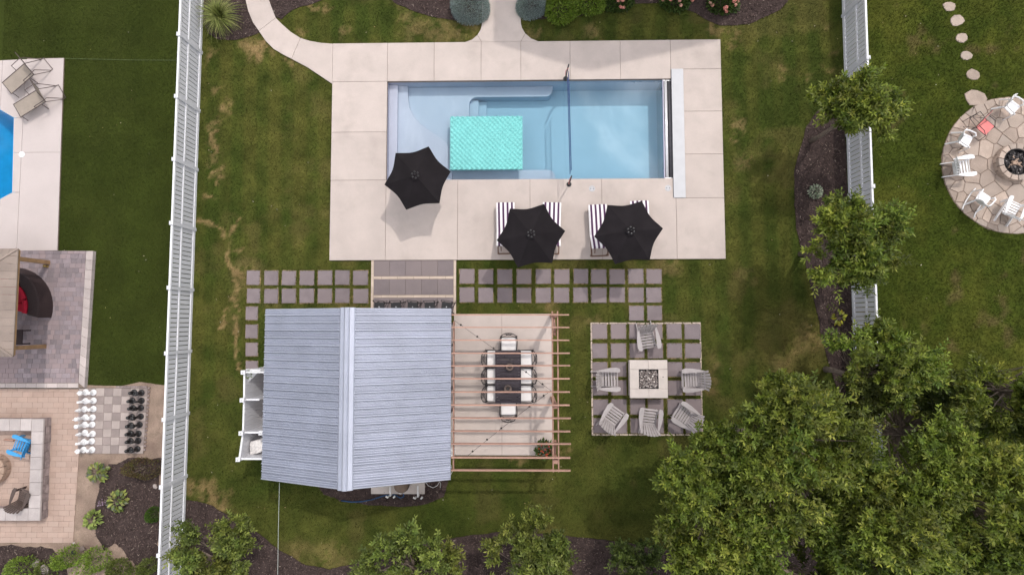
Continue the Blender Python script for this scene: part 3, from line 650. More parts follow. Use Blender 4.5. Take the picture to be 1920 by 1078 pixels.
# string lights
sl_ = thing('string_lights', 'thin black string lights zigzagging under the pergola rafters', 'string lights', (0,0,0))
pts = [(*G(848,598,2.42),2.42), (*G(1033,732,2.40),2.40), (*G(872,858,2.40),2.40)]
for a, b in zip(pts[:-1], pts[1:]):
    A_, B_ = Vector(a), Vector(b); q = [A_.lerp(B_, t/12)-Vector((0,0,.22*math.sin(math.pi*t/12))) for t in range(13)]
    MB().tube(q, .007, 5).build('cable', M['black_metal'], sl_)
    for t in range(1, 12, 2):
        p = q[t]; bm_ = MB(); bm_.lathe([(.012,0),(.018,-.03),(.038,-.075),(.03,-.11),(.0001,-.125)], 8, p); bm_.build('bulb', M['bulb'], sl_)
# ------------------------------------------------------------------ outdoor shower enclosure (white vinyl)
sp = [G(456,698,1.8), G(454,750,1.86), G(452,812,1.86), G(446.5,861,1.8)]
xw = hxm-wxl-.02
enc = thing('shower_enclosure', 'white vinyl shower enclosure with posts against the pool house', 'enclosure', (*sp[0], 0))
bx0, by0_ = sp[0]
def L2(p): return (p[0]-bx0, p[1]-by0_)
def vpanel(a, b, h, parent=enc, nboard=None):
    a, b = Vector(L2(a)), Vector(L2(b)); d = (b-a); Ln = d.length; d.normalize(); ang = math.atan2(d.y, d.x); c = (a+b)/2
    n_ = nboard or max(3, round(Ln/.18)); w = (Ln-.12)/n_
    me = MB().box((0,0,h/2+.02), (w-.006,.022,h-.16)).mesh('panel_board', M['vinyl'])
    for j in range(n_):
        q = a+d*(.06+w*(j+.5)); link('panel_board', me, parent, (q.x,q.y,0), ang)
    for z, hh in ((.08,.12),(h-.03,.07)): MB().box((0,0,z), (Ln-.1,.06,hh)).build('rail', M['white'], parent, (c.x,c.y,0), ang)
keep([sp[0], sp[3], (xw+.3, sp[3][1]), (xw+.3, sp[0][1])])
ends = [(xw, sp[0][1]), (xw, sp[3][1])]
for i in range(3): vpanel(sp[i], sp[i+1], 1.72)
vpanel(sp[0], ends[0], 1.72); vpanel(sp[3], ends[1], 1.72)
for i in (1, 2):
    vpanel(sp[i], (sp[i][0]+.62, sp[i][1]), 1.72, nboard=4)
for i, p in enumerate(sp+[(sp[2][0]+.70, sp[2][1])]):
    h = 1.86 if i in (1,2) else 1.8; q = L2(p); po = MB().box((0,0,h/2), (.13,.13,h)).build('post', M['vinyl'], enc, (*q, 0))
    MB().lathe([(.105,0),(.105,.035),(.02,.06),(.0001,.06)], 4, a0=math.pi/4).build('post_cap', M['white'], po, (0,0,h))
    MB().lathe([(.016,0),(.016,.012),(.0001,.014)], 8).build('cap_button', M['black_metal'], po, (0,0,h+.06))
MB().prism([L2(p) for p in (sp[0], sp[3], ends[1], ends[0])], .0, .03).build('floor', M['limestone'], enc)
q = L2(G(469,700,1.4)); MB().prism([(q[0]-.17,q[1]+.16),(q[0]+.42,q[1]+.16),(q[0]-.17,q[1]-.42)], 1.36, 1.40).build('corner_shelf', M['white'], enc)
def pot_plant(label, loc, rp, hp, mt, leafc, n=70, cat='potted plant', flowers=None, seed=3, spread=1.0):
    t = thing('potted_plant', label, cat, loc)
    MB().lathe([(rp*.7,0),(rp,hp),(rp*1.08,hp),(rp*1.08,hp*.92),(rp*.9,hp*.9),(.0001,hp*.88)], 14).build('pot', M[mt], t)
    dome(t, 'foliage', (0,0,hp), rp*1.4*spread, rp*1.4*spread, rp*1.6*spread, n, rp*.8, rp*.38, leafc, seed)
    if flowers:
        r_ = random.Random(seed)
        for k in range(flowers):
            a, u = r_.uniform(0, 6.28), math.sqrt(r_.random()); rr_ = rp*1.45*spread*u
            MB().ball((math.cos(a)*rr_, math.sin(a)*rr_, hp+rp*1.7*spread*math.sqrt(max(.05,1-u*u))), .032, 6, 4).build('flower', M['flower_red'], t)
    return t
M['flower_red'] = mat('flower_red', (.45,.05,.03), .7, .2, 20, objvar=.2, hue=(.55,.2,.06))
# ------------------------------------------------------------------ foliage generators
def leaves(name, P, D, Ln, W, C, mt, parent, r):
    n = len(P); D = D/np.linalg.norm(D, axis=1, keepdims=True)
    up = np.tile([0,0,1.0], (n,1))+r.normal(0, .35, (n,3)); S = np.cross(D, up); S /= np.linalg.norm(S, axis=1, keepdims=True)+1e-9
    Nn = np.cross(S, D); Ln = np.broadcast_to(Ln, n)[:,None]; W = np.broadcast_to(W, n)[:,None]
    v0 = P; v1 = P+D*Ln*.5+S*W*.5+Nn*W*.16; v2 = P+D*Ln-Nn*Ln*.10; v3 = P+D*Ln*.5-S*W*.5+Nn*W*.16
    V = np.stack([v0,v1,v2,v3], 1).reshape(-1,3); i = np.arange(n)*4
    F = np.concatenate([np.stack([i,i+2,i+1],1), np.stack([i,i+3,i+2],1)])
    return npmesh(name, V, F, mt, np.repeat(C, 4, axis=0), parent)
def leafcol(r, n, cols):
    cols = np.array(cols); a = r.integers(0, len(cols), n); b = r.integers(0, len(cols), n); t = r.random((n,1))
    return (cols[a]*t+cols[b]*(1-t))*r.uniform(.55, 1.55, (n,1))
def sph(r, n, zmin=-.2):
    z = r.uniform(zmin, 1, n); a = r.uniform(0, 2*math.pi, n); q = np.sqrt(np.clip(1-z*z, 0, 1)); return np.column_stack([q*np.cos(a), q*np.sin(a), z])
def dome(parent, name, c, rx, ry, rz, n, Ln, W, cols, seed, jag=.18, upb=.35, mt='leaf', lumps=9, inner=.55):
    r = np.random.default_rng(seed); d = sph(r, n, -.15); k = np.ones(n)
    for ld, a in zip(sph(r, lumps, -.1), r.uniform(-jag, jag, lumps)): k += a*np.exp(-(np.linalg.norm(d-ld, axis=1)/.45)**2)
    rad = k*np.where(r.random(n) < .7, r.uniform(.86, 1.0, n), r.uniform(inner, .9, n))
    P = np.array(c)+d*np.array([rx,ry,rz])*rad[:,None]; D = d+np.array([0,0,upb])+r.normal(0,.45,(n,3))
    return leaves(name, P, D, r.uniform(.7,1.2,n)*Ln, r.uniform(.8,1.2,n)*W, leafcol(r, n, cols), M[mt], parent, r)
GREEN = [(.084,.116,.018),(.114,.148,.024),(.063,.094,.015),(.170,.192,.038),(.097,.130,.020)]
FRESH = [(.13,.20,.026),(.18,.25,.035),(.10,.16,.02),(.21,.27,.055)]
def tree(label, px, py, zc, rpx, nclump, shoots, seed, lean=(0,0), rzf=.75, Ln=.155, W=.060, cols=GREEN, squash=1.0, name='tree', group=None, nleaf=11, zmin=-.25, toff=(0,0)):
    r = np.random.default_rng(seed); cx, cy = G(px, py, zc); k = (CAM_H-zc)/CAM_H; rx = rpx*.0212*k; rz = rx*rzf
    t = thing(name, label, 'tree', (cx, cy, 0), 0, group)
    # crown: uneven mounds of foliage, each carried by its own limb, with gaps between them
    nl = max(8, int(7+rx*4.6)); ld = sph(r, nl, zmin); ld[0] = (.1,.05,.99)
    lr = np.array([rx,rx*squash,rz])*r.uniform(.26,.46,(nl,1)); lc_ = ld*np.array([rx,rx*squash,rz])*r.uniform(.50,1.02,(nl,1))
    li = r.integers(0, nl, nclump); d = sph(r, nclump, -.35)+ld[li]*.55; d /= np.linalg.norm(d, axis=1, keepdims=True)
    C = np.array([0,0,zc])+lc_[li]+d*lr[li]*r.uniform(.62,1.08,(nclump,1))
    tb = MB(); h0 = max(.5, zc-rz*.45); tw = [(0,0,-.02)]+[(r.normal(0,.04), r.normal(0,.04), h0*f) for f in (.3,.65,1)]+[(r.normal(0,.12), r.normal(0,.12), zc+rz*.35)]
    r0 = .045+rx*.035; tb.tube(tw, [r0*1.25, r0, r0*.85, r0*.7, r0*.25], 8); tb.build('trunk', M['bark'], t, smooth=True)
    br = MB(); idx = r.permutation(nclump)[:min(nclump, 70)]
    for i in idx:
        s0 = np.array(tw[2 if r.random() < .35 else 3])+np.array([0,0,r.uniform(-.1,.5)]); e = C[i]; m_ = s0*.5+e*.5+np.array([0,0,-.12*rx])+r.normal(0,.06,3)
        br.tube([tuple(s0), tuple(m_), tuple(e)], [r0*.38, r0*.22, .008], 4)
    br.build('branches', M['twig'], t)
    # shoots, each a short twig with a rosette of leaves
    ns = nclump*shoots; ci = np.repeat(np.arange(nclump), shoots); out = d[ci]
    cl = .17*max(.6, min(1.0, rx/2.0))
    sb = C[ci]+r.normal(0, 1, (ns,3))*np.array([cl, cl, cl*.7])
    sd = out*.8+np.array([0,0,.75])+r.normal(0,.42,(ns,3)); sd /= np.linalg.norm(sd, axis=1, keepdims=True); sL = r.uniform(.14,.36,ns)+.25*(r.random(ns) < .18)
    n = ns*nleaf; si = np.repeat(np.arange(ns), nleaf); tt = np.tile(np.linspace(.15,1,nleaf), ns)
    ph = np.tile(np.arange(nleaf)*2.4, ns)+r.uniform(0,6.28,ns)[si]
    ax = sd[si]; e1 = np.cross(ax, np.tile([.3,.2,.9],(n,1))+1e-3); e1 /= np.linalg.norm(e1,axis=1,keepdims=True); e2 = np.cross(ax, e1)
    P = sb[si]+ax*(sL[si]*tt)[:,None]
    D = ax*(.25+.75*tt)[:,None]+(e1*np.cos(ph)[:,None]+e2*np.sin(ph)[:,None])*.95+r.normal(0,.12,(n,3))
    lobe_c = r.uniform(.80,1.22,(nl,1))*np.column_stack([r.uniform(.92,1.10,nl), np.ones(nl), np.ones(nl)])
    base = (leafcol(r, ns, cols)*lobe_c[li[ci]])[si]; Cc = base*r.uniform(.82,1.2,(n,1)); young = (tt > .8)[:,None]; Cc = np.where(young, Cc*np.array([1.22,1.18,1.0]), Cc)
    leaves('crown', P, D, r.uniform(.75,1.2,n)*Ln, r.uniform(.8,1.2,n)*W, Cc, M['leaf'], t, r)
    return t
pot_plant('green leafy plant in a white pot on the shower corner shelf', (bx0+q[0]-.02, by0_+q[1]-.02, 1.40), .085, .12, 'white', FRESH, 60, seed=11)
# folded towel in the shower bay
twl = thing('crumpled_towel', 'crumpled white towel hung over the bottom bay of the shower enclosure', 'towel', (*G(484,836,1.1), 1.0))
U, V = np.meshgrid(np.linspace(-.5,.5,22), np.linspace(-.5,.5,18)); Zt = .16*fbm(U*3, V*3, 1.7, 5)+.10-.25*(U*U+V*V); ix = (np.arange(21)[None,:]+22*np.arange(17)[:,None]).ravel()
o = npmesh('cloth', np.column_stack([(U*.62).ravel()+.1*Zt.ravel(), (V*.50+U*.18).ravel(), Zt.ravel()]), np.stack([ix,ix+1,ix+23,ix+22],1), M['cushion'], None, twl)
MB().box((.05,0,.02),(.55,.05,.04)).build('towel_bar', M['white'], twl)
# ------------------------------------------------------------------ umbrellas
umb = None
def make_umbrella(label, loc, rz, drop=0.0):
    t = thing('patio_umbrella', label, 'umbrella', loc, rz, 'black patio umbrellas on the pool deck')
    Rr, zc, za = 1.25+drop*.03, 2.08-drop, 2.50-drop; nseg = 6; rib = []; mb = MB()
    for i in range(6):                                   # each gore sags between its ribs and has a concave hem
        vs = []; fs = []; nr, na = 6, 8
        for a in range(nr+1):
            f = a/nr
            for b in range(na+1):
                t_ = b/na; an = R(60*i+60*t_); bow = math.sin(math.pi*t_)
                chord = math.cos(R(30))/math.cos(R(60*t_-30)); rr_ = Rr*f*(chord-(.075*bow*f))
                z = za-(za-zc)*(f**1.12)-.035*bow*f*(1-f*.3)
                vs.append((rr_*math.cos(an), rr_*math.sin(an), z))
        for a in range(nr):
            for b in range(na): p = a*(na+1)+b; fs.append((p, p+na+1, p+na+2, p+1))
        MB().add(vs, fs).build('canopy_panel', M['canvas'], t, smooth=True)
        an = R(60*i); MB().tube([(.05*math.cos(an), .05*math.sin(an), za-.03), (Rr*.99*math.cos(an), Rr*.99*math.sin(an), zc-.015)], .011, 5).build('rib', M['black_metal'], t)
        MB().tube([(.04*math.cos(an), .04*math.sin(an), zc-.12), (Rr*.5*math.cos(an), Rr*.5*math.sin(an), zc+.17)], .009, 5).build('strut', M['black_metal'], t)
    vs = [(0,0,za+.085)]+[(.20*math.cos(R(60*k+30*(j)))*(1 if j == 0 else .84), .20*math.sin(R(60*k+30*j))*(1 if j == 0 else .84), za+.012) for k in range(6) for j in (0,1)]
    MB().add(vs, [(0, 1+k, 1+(k+1) % 12) for k in range(12)]).build('vent_cap', M['canvas'], t)
    MB().ball((0,0,za+.12), .026, 8, 6, 1.3).build('finial', M['black_gloss'], t)
    for k in range(6): MB().ball((.115*math.cos(R(60*k+30)), .115*math.sin(R(60*k+30)), za+.055), .042, 8, 5, .6).build('hub_lobe', M['black_gloss'], t)
    MB().tube([(0,0,.02),(0,0,za+.05)], .024, 10).build('pole', M['black_metal'], t)
    MB().lathe([(.28,0),(.28,.045),(.10,.075),(.045,.09),(.045,.32),(.0001,.32)], 20).build('base', M['black_metal'], t)
    MB().tube([(.02,0,1.1),(.10,0,1.1),(.10,.05,1.1)], .012, 6).build('crank', M['black_metal'], t)
    return t
umb = make_umbrella('black hexagonal patio umbrella overhanging the corner of the pool, beside the turquoise mat', G(782.7,334,1.72)+(.08,), R(11), .45)
umb = make_umbrella('black hexagonal patio umbrella over the left pair of striped loungers', G(995.5,442,2.16)+(.08,), R(7.5))
dup(umb, G(1178.5,436,2.16)+(.08,), R(6.5), 'black hexagonal patio umbrella over the right pair of striped loungers')
# ------------------------------------------------------------------ striped chaise loungers (foot to the pool, back raised)
def make_lounger(label, loc, rz):
    t = thing('chaise_lounger', label, 'lounger', loc, rz, 'striped loungers on the pool deck')
    Wd, z = .70, .30
    for s in (-1, 1): MB().beam((s*(Wd/2-.03), -1.05, z), (s*(Wd/2-.03), .98, z), .045, .07).build('side_rail', M['brown_wood'], t)
    for y in (-1.03, -.25, .45, .96): MB().box((0,y,z), (Wd-.11,.05,.04)).build('cross_bar', M['brown_wood'], t)
    for s in (-1, 1):
        for y in (-.98, .80): MB().box((s*(Wd/2-.03), y, z/2-.02), (.05,.06,z-.04)).build('leg', M['brown_wood'], t)
    def pad(p0, p1, th, name):
        p0, p1 = Vector(p0), Vector(p1); d = (p1-p0).normalized(); n = Vector((1,0,0)).cross(d); n = -n if n.z < 0 else n; vs = []; fs = []; nu = 8; Lp = (p1-p0).length
        for j in range(nu+1):
            f = j/nu; c = p0+d*(Lp*f); puff = 1-.35*abs(2*f-1)**4
            for x, h in ((-.5,.0),(-.52,.4),(-.46,.92),(0,1),(.46,.92),(.52,.4),(.5,0)):
                q = c+n*(th*h*puff); vs.append((x*Wd, q.y, q.z))
        for j in range(nu):
            for k in range(6): a = j*7+k; fs.append((a, a+1, a+8, a+7))
        fs += [tuple(range(7))[::-1], tuple(range(nu*7, nu*7+7))]
        MB().add(vs, fs).build(name, M['stripe'], t)
    pad((0,.98,z+.045), (0,-.22,z+.045), .09, 'seat_cushion'); pad((0,-.22,z+.05), (0,-.80,z+.50), .09, 'back_cushion')
    for s in (-1, 1): MB().beam((s*(Wd/2-.08), -.22, z+.03), (s*(Wd/2-.08), -.80, z+.47), .03, .04).build('back_frame', M['brown_wood'], t)
    MB().beam((-.2,-.66,z+.34), (-.2,-.92,z+.03), .03, .03).build('prop_bar', M['brown_wood'], t)
    return t
def lz(x, y): p = G(x, y, .36); return (p[0], p[1], .08)
l0 = make_lounger('purple and white striped lounger at the far left, mostly beside the middle umbrella', lz(948.5,427), R(1.0))
dup(l0, lz(1033.5,427), R(-2.0), 'purple and white striped lounger right of the middle umbrella, second from the left')
dup(l0, lz(1122,431), R(2.5), 'purple and white striped lounger left of the right umbrella, third from the left')
dup(l0, lz(1200,424), R(2.0), 'purple and white striped lounger almost hidden under the right umbrella, fourth from the left')
# ------------------------------------------------------------------ dining set under the pergola
TZ = .05
tc = G(952.7,706.2,.78); dt = thing('dining_table', 'long dark slatted dining table under the pergola', 'table', (*tc, TZ))
tw_ = G(977,700,.78)[0]-G(928.5,700,.78)[0]; tl = G(950,656.5,.78)[1]-G(950,756,.78)[1]
ns_ = 17; sw = tl/ns_
me = MB().box((0,0,.715), (tw_-.12, sw-.012, .025)).mesh('slat', M['dark_wood'])
for k in range(ns_): link('slat', me, dt, (0, -tl/2+sw*(k+.5), 0))
for s in (-1, 1):
    MB().box((s*(tw_/2-.03), 0, .712), (.06, tl, .035)).build('side_rail', M['dark_wood'], dt)
    MB().box((0, s*(tl/2-.015), .700), (tw_-.12, .03, .03)).build('end_rail', M['dark_wood'], dt)
    for u in (-1, 1): MB().tube([(s*(tw_/2-.10), u*(tl/2-.15), 0), (s*(tw_/2-.16), u*(tl/2-.22), .35), (s*(tw_/2-.10), u*(tl/2-.15), .70)], .028, 8).build('leg', M['black_metal'], dt)
def make_dchair(label, loc, rz):                          # faces +Y
    t = thing('dining_chair', label, 'chair', loc, rz, 'cushioned metal chairs round the dining table')
    w = .315
    for s in (-1, 1):
        MB().tube([(s*w, .26, 0), (s*w, .25, .42), (s*w, .20, .62), (s*(w+.02), -.12, .64), (s*w, -.30, .60), (s*(w-.01), -.27, .42), (s*w, -.32, 0)], .016, 6).build('arm_leg', M['black_metal'], t)
        MB().tube([(s*(w-.02), -.26, .42), (s*(w-.03), -.31, .70), (s*(w-.08), -.37, .92)], .016, 6).build('back_post', M['black_metal'], t)
    MB().tube([(-(w-.08),-.37,.92),(-.12,-.42,.96),(0,-.43,.97),(.12,-.42,.96),((w-.08),-.37,.92)], .016, 6).build('top_rail', M['black_metal'], t)
    for s in (-1, 1):
        MB().tube([(s*(w-.03),-.27,.47),(s*.10,-.33,.66),(-s*.02,-.38,.80),(-s*.16,-.40,.94)], .010, 5).build('back_scroll', M['black_metal'], t)
    MB().tube([(-.10,-.36,.74),(0,-.40,.86),(.10,-.36,.74),(0,-.33,.62)], .010, 5, True).build('back_ring', M['black_metal'], t)
    MB().box((0,-.01,.41), (w*2-.03,.52,.025)).build('seat_frame', M['black_metal'], t)
    MB().prism([(-w+.03,-.20),(-w+.06,-.24),(w-.06,-.24),(w-.03,-.20),(w-.03,.22),(w-.06,.26),(-w+.06,.26),(-w+.03,.22)], .425, .50, .025).build('cushion', M['cushion'], t)
    return t
def cz_(x, y, z=.47): p = G(x, y, z); return (p[0], p[1], TZ)
ch0 = make_dchair('white-cushioned metal dining chair alone at the upper end of the table', cz_(954,645), math.pi)
dup(ch0, cz_(953.5,765.5), 0, 'white-cushioned metal dining chair alone at the lower end of the table')
for k, y in enumerate((671.5,705,737.5)):
    w_ = ('upper', 'middle', 'lower')[k]
    dup(ch0, cz_(925,y), -math.pi/2, f'{w_} of the three white-cushioned dining chairs on the pool house side of the table')
    dup(ch0, cz_(985,y), math.pi/2, f'{w_} of the three white-cushioned dining chairs on the side away from the pool house')
for k, (x, y) in enumerate(((955.6,687.5),(952.3,728.5))):
    t = thing('lantern_bowl', ('round brown lantern bowl on the upper half of the dining table', 'round brown lantern bowl on the lower half of the dining table')[k], 'lantern', (*G(x,y,.85), TZ+.73), 0, 'lantern bowls on the dining table')
    MB().lathe([(.07,0),(.12,.05),(.15,.13),(.13,.17),(.10,.175),(.085,.14),(.06,.06),(.0001,.05)], 18).build('bowl', M['pot'], t, smooth=True)
    MB().lathe([(.045,.05),(.045,.13),(.0001,.13)], 12).build('candle', M['black_gloss'], t)
    MB().tube([(0,0,.13),(0,0,.155)], .004, 5).build('wick', M['white'], t)
pot_plant('flower pot with red blooms beside the lower pergola post', (*G(1021,841,.3), TZ), .19, .30, 'pot', [(.06,.10,.02),(.09,.13,.03),(.04,.07,.02)], 240, 'flower pot', 26, 21, 1.15)
# ------------------------------------------------------------------ bar stools
def make_stool(label, loc, rz):
    t = thing('bar_stool', label, 'stool', loc, rz, 'bar stools at the pool house counter')
    MB().prism([(-.19,-.17),(.19,-.17),(.20,.17),(-.20,.17)], .72, .76, .015).build('seat', M['black_gloss'], t)
    for s in (-1, 1):
        for u in (-1, 1): MB().beam((s*.23,u*.21,0), (s*.16,u*.14,.72), .03, .03).build('leg', M['black_metal'], t)
        MB().tube([(s*.19,.16,.75),(s*.21,.21,.95),(s*.19,.23,1.02)], .014, 6).build('back_post', M['black_metal'], t)
    MB().beam((-.19,.23,1.0), (.19,.23,1.0), .022, .09).build('back_rail', M['black_metal'], t)
    MB().tube([(.19,.2,.9),(.33,.26,.93),(.30,.10,.90),(.20,-.05,.90)], .014, 6).build('armrest', M['black_metal'], t)
    for a, b in (((-.21,-.19,.25),(.21,-.19,.25)), ((-.21,.19,.25),(.21,.19,.25)), ((-.21,-.19,.25),(-.21,.19,.25)), ((.21,-.19,.25),(.21,.19,.25))): MB().beam(a, b, .018, .018).build('foot_rail', M['black_metal'], t)
    MB().lathe([(.02,.761),(.02,.768),(.0001,.77)], 8).build('seat_bolt', M['steel'], t)
    return t
st0 = None
for k, x in enumerate((711.5,743,774,806,837.5)):
    lb = f'{ORD[k]} dark bar stool from the left, poking out under the roof edge'
    loc = (*G(x,575.5,.76), .05)
    if k == 0: st0 = make_stool(lb, loc, R(-4))
    else: dup(st0, loc, R((-4,3,-6,2,-8)[k]), lb)
# ------------------------------------------------------------------ fire pit table and lounge chairs
fp = G(1216.4,710.5,.55); fpt = thing('fire_pit', 'square pale stone fire pit table in the middle of the paver patio', 'fire pit', (*fp, .03))
ho, hi = (G(1252,710,.55)[0]-G(1180.8,710,.55)[0])/2, (G(1235,710,.55)[0]-G(1198.7,710,.55)[0])/2
g_ = .003
for (x0,y0,x1,y1) in ((-ho,hi,0,ho),(0,hi,ho,ho),(-ho,-ho,0,-hi),(0,-ho,ho,-hi),(-ho,-hi,-hi,hi),(hi,-hi,ho,hi)):
    MB().prism(rect(x0+g_,y0+g_,x1-g_,y1-g_), .44, .52, .008).build('cap_stone', M['limestone'], fpt)
for s in (-1, 1):
    MB().box((s*(ho-.09),0,.22), (.10,2*ho-.09,.43)).build('side_panel', M['limestone'], fpt); MB().box((0,s*(ho-.09),.22), (2*ho-.29,.10,.43)).build('side_panel', M['limestone'], fpt)
    MB().box((s*(hi-.006),0,.46), (.012,2*hi-.03,.11)).build('burner_frame', M['black_metal'], fpt); MB().box((0,s*(hi-.006),.46), (2*hi-.002,.012,.11)).build('burner_frame', M['black_metal'], fpt)
MB().box((0,0,.38), (2*hi+.1,2*hi+.1,.04)).build('burner_pan', M['black_metal'], fpt)
def pebbles(n, rx, ry, z, smin, smax, seed, round_=False):
    r = random.Random(seed); mb = MB()
    for _ in range(n):
        if round_: a, u = r.uniform(0,6.28), math.sqrt(r.random()); x, y = rx*u*math.cos(a), ry*u*math.sin(a)
        else: x, y = r.uniform(-rx,rx), r.uniform(-ry,ry)
        s = r.uniform(smin,smax); m3 = Matrix.Rotation(r.uniform(0,6),3,'X') @ Matrix.Rotation(r.uniform(0,6),3,'Z')
        mb.box((x,y,z+r.uniform(0,smax)), (s,s*r.uniform(.6,1),s*r.uniform(.5,.9)), m3)
    return mb
stuff(pebbles(420, hi-.04, hi-.04, .405, .03, .075, 4).build('fire_glass', M['ember'], fpt))
MB().lathe([(.02,.5201),(.02,.525),(.0001,.526)], 10, ((ho+hi)/2,.08,0)).build('valve_key', M['black_metal'], fpt)
def make_adirondack(label, loc, rz, mt, group, name='adirondack_chair'):
    t = thing(name, label, 'chair', loc, rz, group); W2 = .27
    for k in range(6):                                    # seat slats run left-right
        f = k/5; y = .38-.54*f; z = .37-.10*f+(-.03 if k == 0 else 0)
        MB().box((0,y,z), (2*W2,.078,.02), Matrix.Rotation(-.19 if k else -.8,3,'X') if k else Matrix.Rotation(-.7,3,'X')).build('seat_slat', M[mt], t)
    for k in range(7):                                    # fan back
        u = (k-3)/3; xb, xt = u*.22, u*.345; zt = .94-.12*u*u; yt = -.50+.05*u*u
        d0 = Vector((xb,-.20+.02*u*u,.27)); d1 = Vector((xt,yt,zt)); nv = Vector((0,.62,.5)).normalized()*.018; sx_ = Vector((1,0,0))
        q8 = [d0-sx_*.029, d0+sx_*.029, d1+sx_*.048, d1+sx_*.028+Vector((0,-.008,.016)), d1-sx_*.028+Vector((0,-.008,.016)), d1-sx_*.048]
        MB().add(q8+[v-nv for v in q8], [tuple(range(6)), tuple(range(6,12))[::-1]]+[(i,6+i,6+(i+1) % 6,(i+1) % 6) for i in range(6)]).build('back_slat', M[mt], t)
    MB().box((0,-.385,.60), (.62,.05,.05)).build('back_support', M[mt], t); MB().box((0,-.24,.30), (.52,.05,.06)).build('back_support', M[mt], t)
    for s in (-1, 1):
        arm = [(s*.275,.42),(s*.31,.47),(s*.42,.45),(s*.465,.32),(s*.45,.05),(s*.40,-.22),(s*.35,-.44),(s*.30,-.44),(s*.30,-.20),(s*.285,.10)]
        MB().prism(arm, .565, .59, .006).build('armrest', M[mt], t)
        MB().box((s*.315,.34,.282), (.03,.11,.564)).build('front_leg', M[mt], t)
        MB().beam((s*.285,.40,.33), (s*.285,-.60,.05), .03, .12).build('stringer', M[mt], t)
    return t
pit = (fp[0], fp[1])
spots = [(1213.5,633,'light grey slatted lounge chair directly above the square fire pit'), (1139,711,'light grey slatted lounge chair left of the square fire pit'),
         (1299,712,'light grey slatted lounge chair right of the square fire pit'), (1148,783,'light grey slatted lounge chair at the lower left corner of the fire pit patio'),
         (1217.5,787,'light grey slatted lounge chair directly below the square fire pit'), (1285,780,'light grey slatted lounge chair at the lower right corner of the fire pit patio')]
ad0 = None
for k, (x, y, lb) in enumerate(spots):
    p = G(x, y, .4); rz = face(p, pit)+R((8,0,3,8,-8,12)[k])
    if ad0 is None: ad0 = make_adirondack(lb, (*p, .03), rz, 'adir', 'grey lounge chairs round the square fire pit')
    else: dup(ad0, (*p, .03), rz, lb)
# ------------------------------------------------------------------ pool equipment behind the pool house
eq = thing('equipment_pad', 'pale concrete equipment pad behind the pool house', 'pad', (*G(746,912), 0))
MB().prism(rect(*[a-b for a, b in zip(G(696.5,924.5), G(746,912))], *[a-b for a, b in zip(G(797,890), G(746,912))]), 0, .08, .01).build('slab', M['limestone'], eq)
ft = thing('filter_tank', 'round tan filter tank on the equipment pad', 'filter tank', (*G(757,911), .08))
MB().lathe([(.24,0),(.27,.05),(.27,.42),(.22,.52),(.10,.56),(.0001,.56)], 20, (0,.14,0)).build('tank_body', M['tank'], ft, smooth=True)
MB().lathe([(.272,.22),(.285,.23),(.285,.27),(.272,.28)], 20, (0,.14,0), cap=False).build('clamp_band', M['black_metal'], ft)
pu = thing('pool_pump', 'black pool pump with pale ring beside the tan filter tank', 'pump', (*G(755,916.5), .08))
MB().lathe([(.09,0),(.10,.05),(.10,.26),(.07,.30),(.0001,.30)], 14).build('pump_pot', M['black_gloss'], pu)
MB().lathe([(.075,.30),(.075,.325),(.05,.325),(.05,.30)], 14, cap=False).build('lid_ring', M['pipe'], pu)
MB().tube([(0,.05,.14),(0,.42,.14)], .08, 12).build('motor', M['black_gloss'], pu)
for k, (x, y0, y1, lb) in enumerate(((735,908,925,'white plumbing pipes with elbow ends at the left of the equipment pad'),(786,906,927,'white plumbing pipes with elbow ends at the right of the equipment pad'))):
    t = thing('plumbing_pipe', lb, 'pipe', (*G(x,y1), 0)); yl = G(x,y0)[1]-G(x,y1)[1]
    MB().tube([(0,yl,.30),(0,.04,.30),(0,0,.27),(0,0,0)], .028, 8).build('pipe', M['pipe'], t)
    for s in (-1, 1):
        MB().tube([(s*.115,-.08,0),(s*.115,-.08,.22),(s*.115+s*.03,-.05,.26),(s*.18,-.02,.26)], .032, 8).build('elbow', M['pipe'], t)
    MB().tube([(0,.12,.30),(0,.20,.30)], .038, 8).build('coupling', M['pipe'], t)
tag(MB().tube([(*G(x,y,.05),.06) for x, y in ((640,938),(660,940.5),(680,939.5),(697,936),(722,928),(740,926.5),(751,933),(757,930.5),(756.5,921),(755,916))], .022, 7).build('drain_hose', M['hose'], smooth=True), 'dark blue hose lying on the soil behind the pool house', 'hose')
tag(MB().tube([(*G(x,y,z),z) for x, y, z in ((797,903,1.2),(803,910,.8),(812,914,.6),(820,910,.8),(825,902,1.2),(826,905,.8),(825.5,914,.2))], .009, 5).build('loose_cable', M['pipe']), 'pale looping cable hanging at the back corner of the pool house', 'cable')
tag(MB().tube([(*G(841,868,2.2),2.2),(*G(846,872,1.5),1.5),(*G(848,884,.9),.9),(*G(843,893,.5),.5)], .009, 5).build('loose_cable', M['pipe']), 'pale cable looping down the wall at the end of the pergola', 'cable')
tag(MB().tube([(*G(524,904,2.4),2.4),(*G(522,985,2.2),2.2),(*G(520.5,1090,2.3),2.3)], .008, 5).build('guy_wire', M['wire']), 'thin pale wire running from the roof edge to the lower beds', 'wire')
wb = thing('wall_box', 'pale electrical box on the pool house wall by the pergola ledger', 'electrical box', (*G(847,849,1.6), 1.3))
MB().box((0,0,.15), (.14,.26,.3)).build('box', M['pipe'], wb); MB().box((.075,0,.15), (.01,.22,.25)).build('box_door', M['white'], wb)
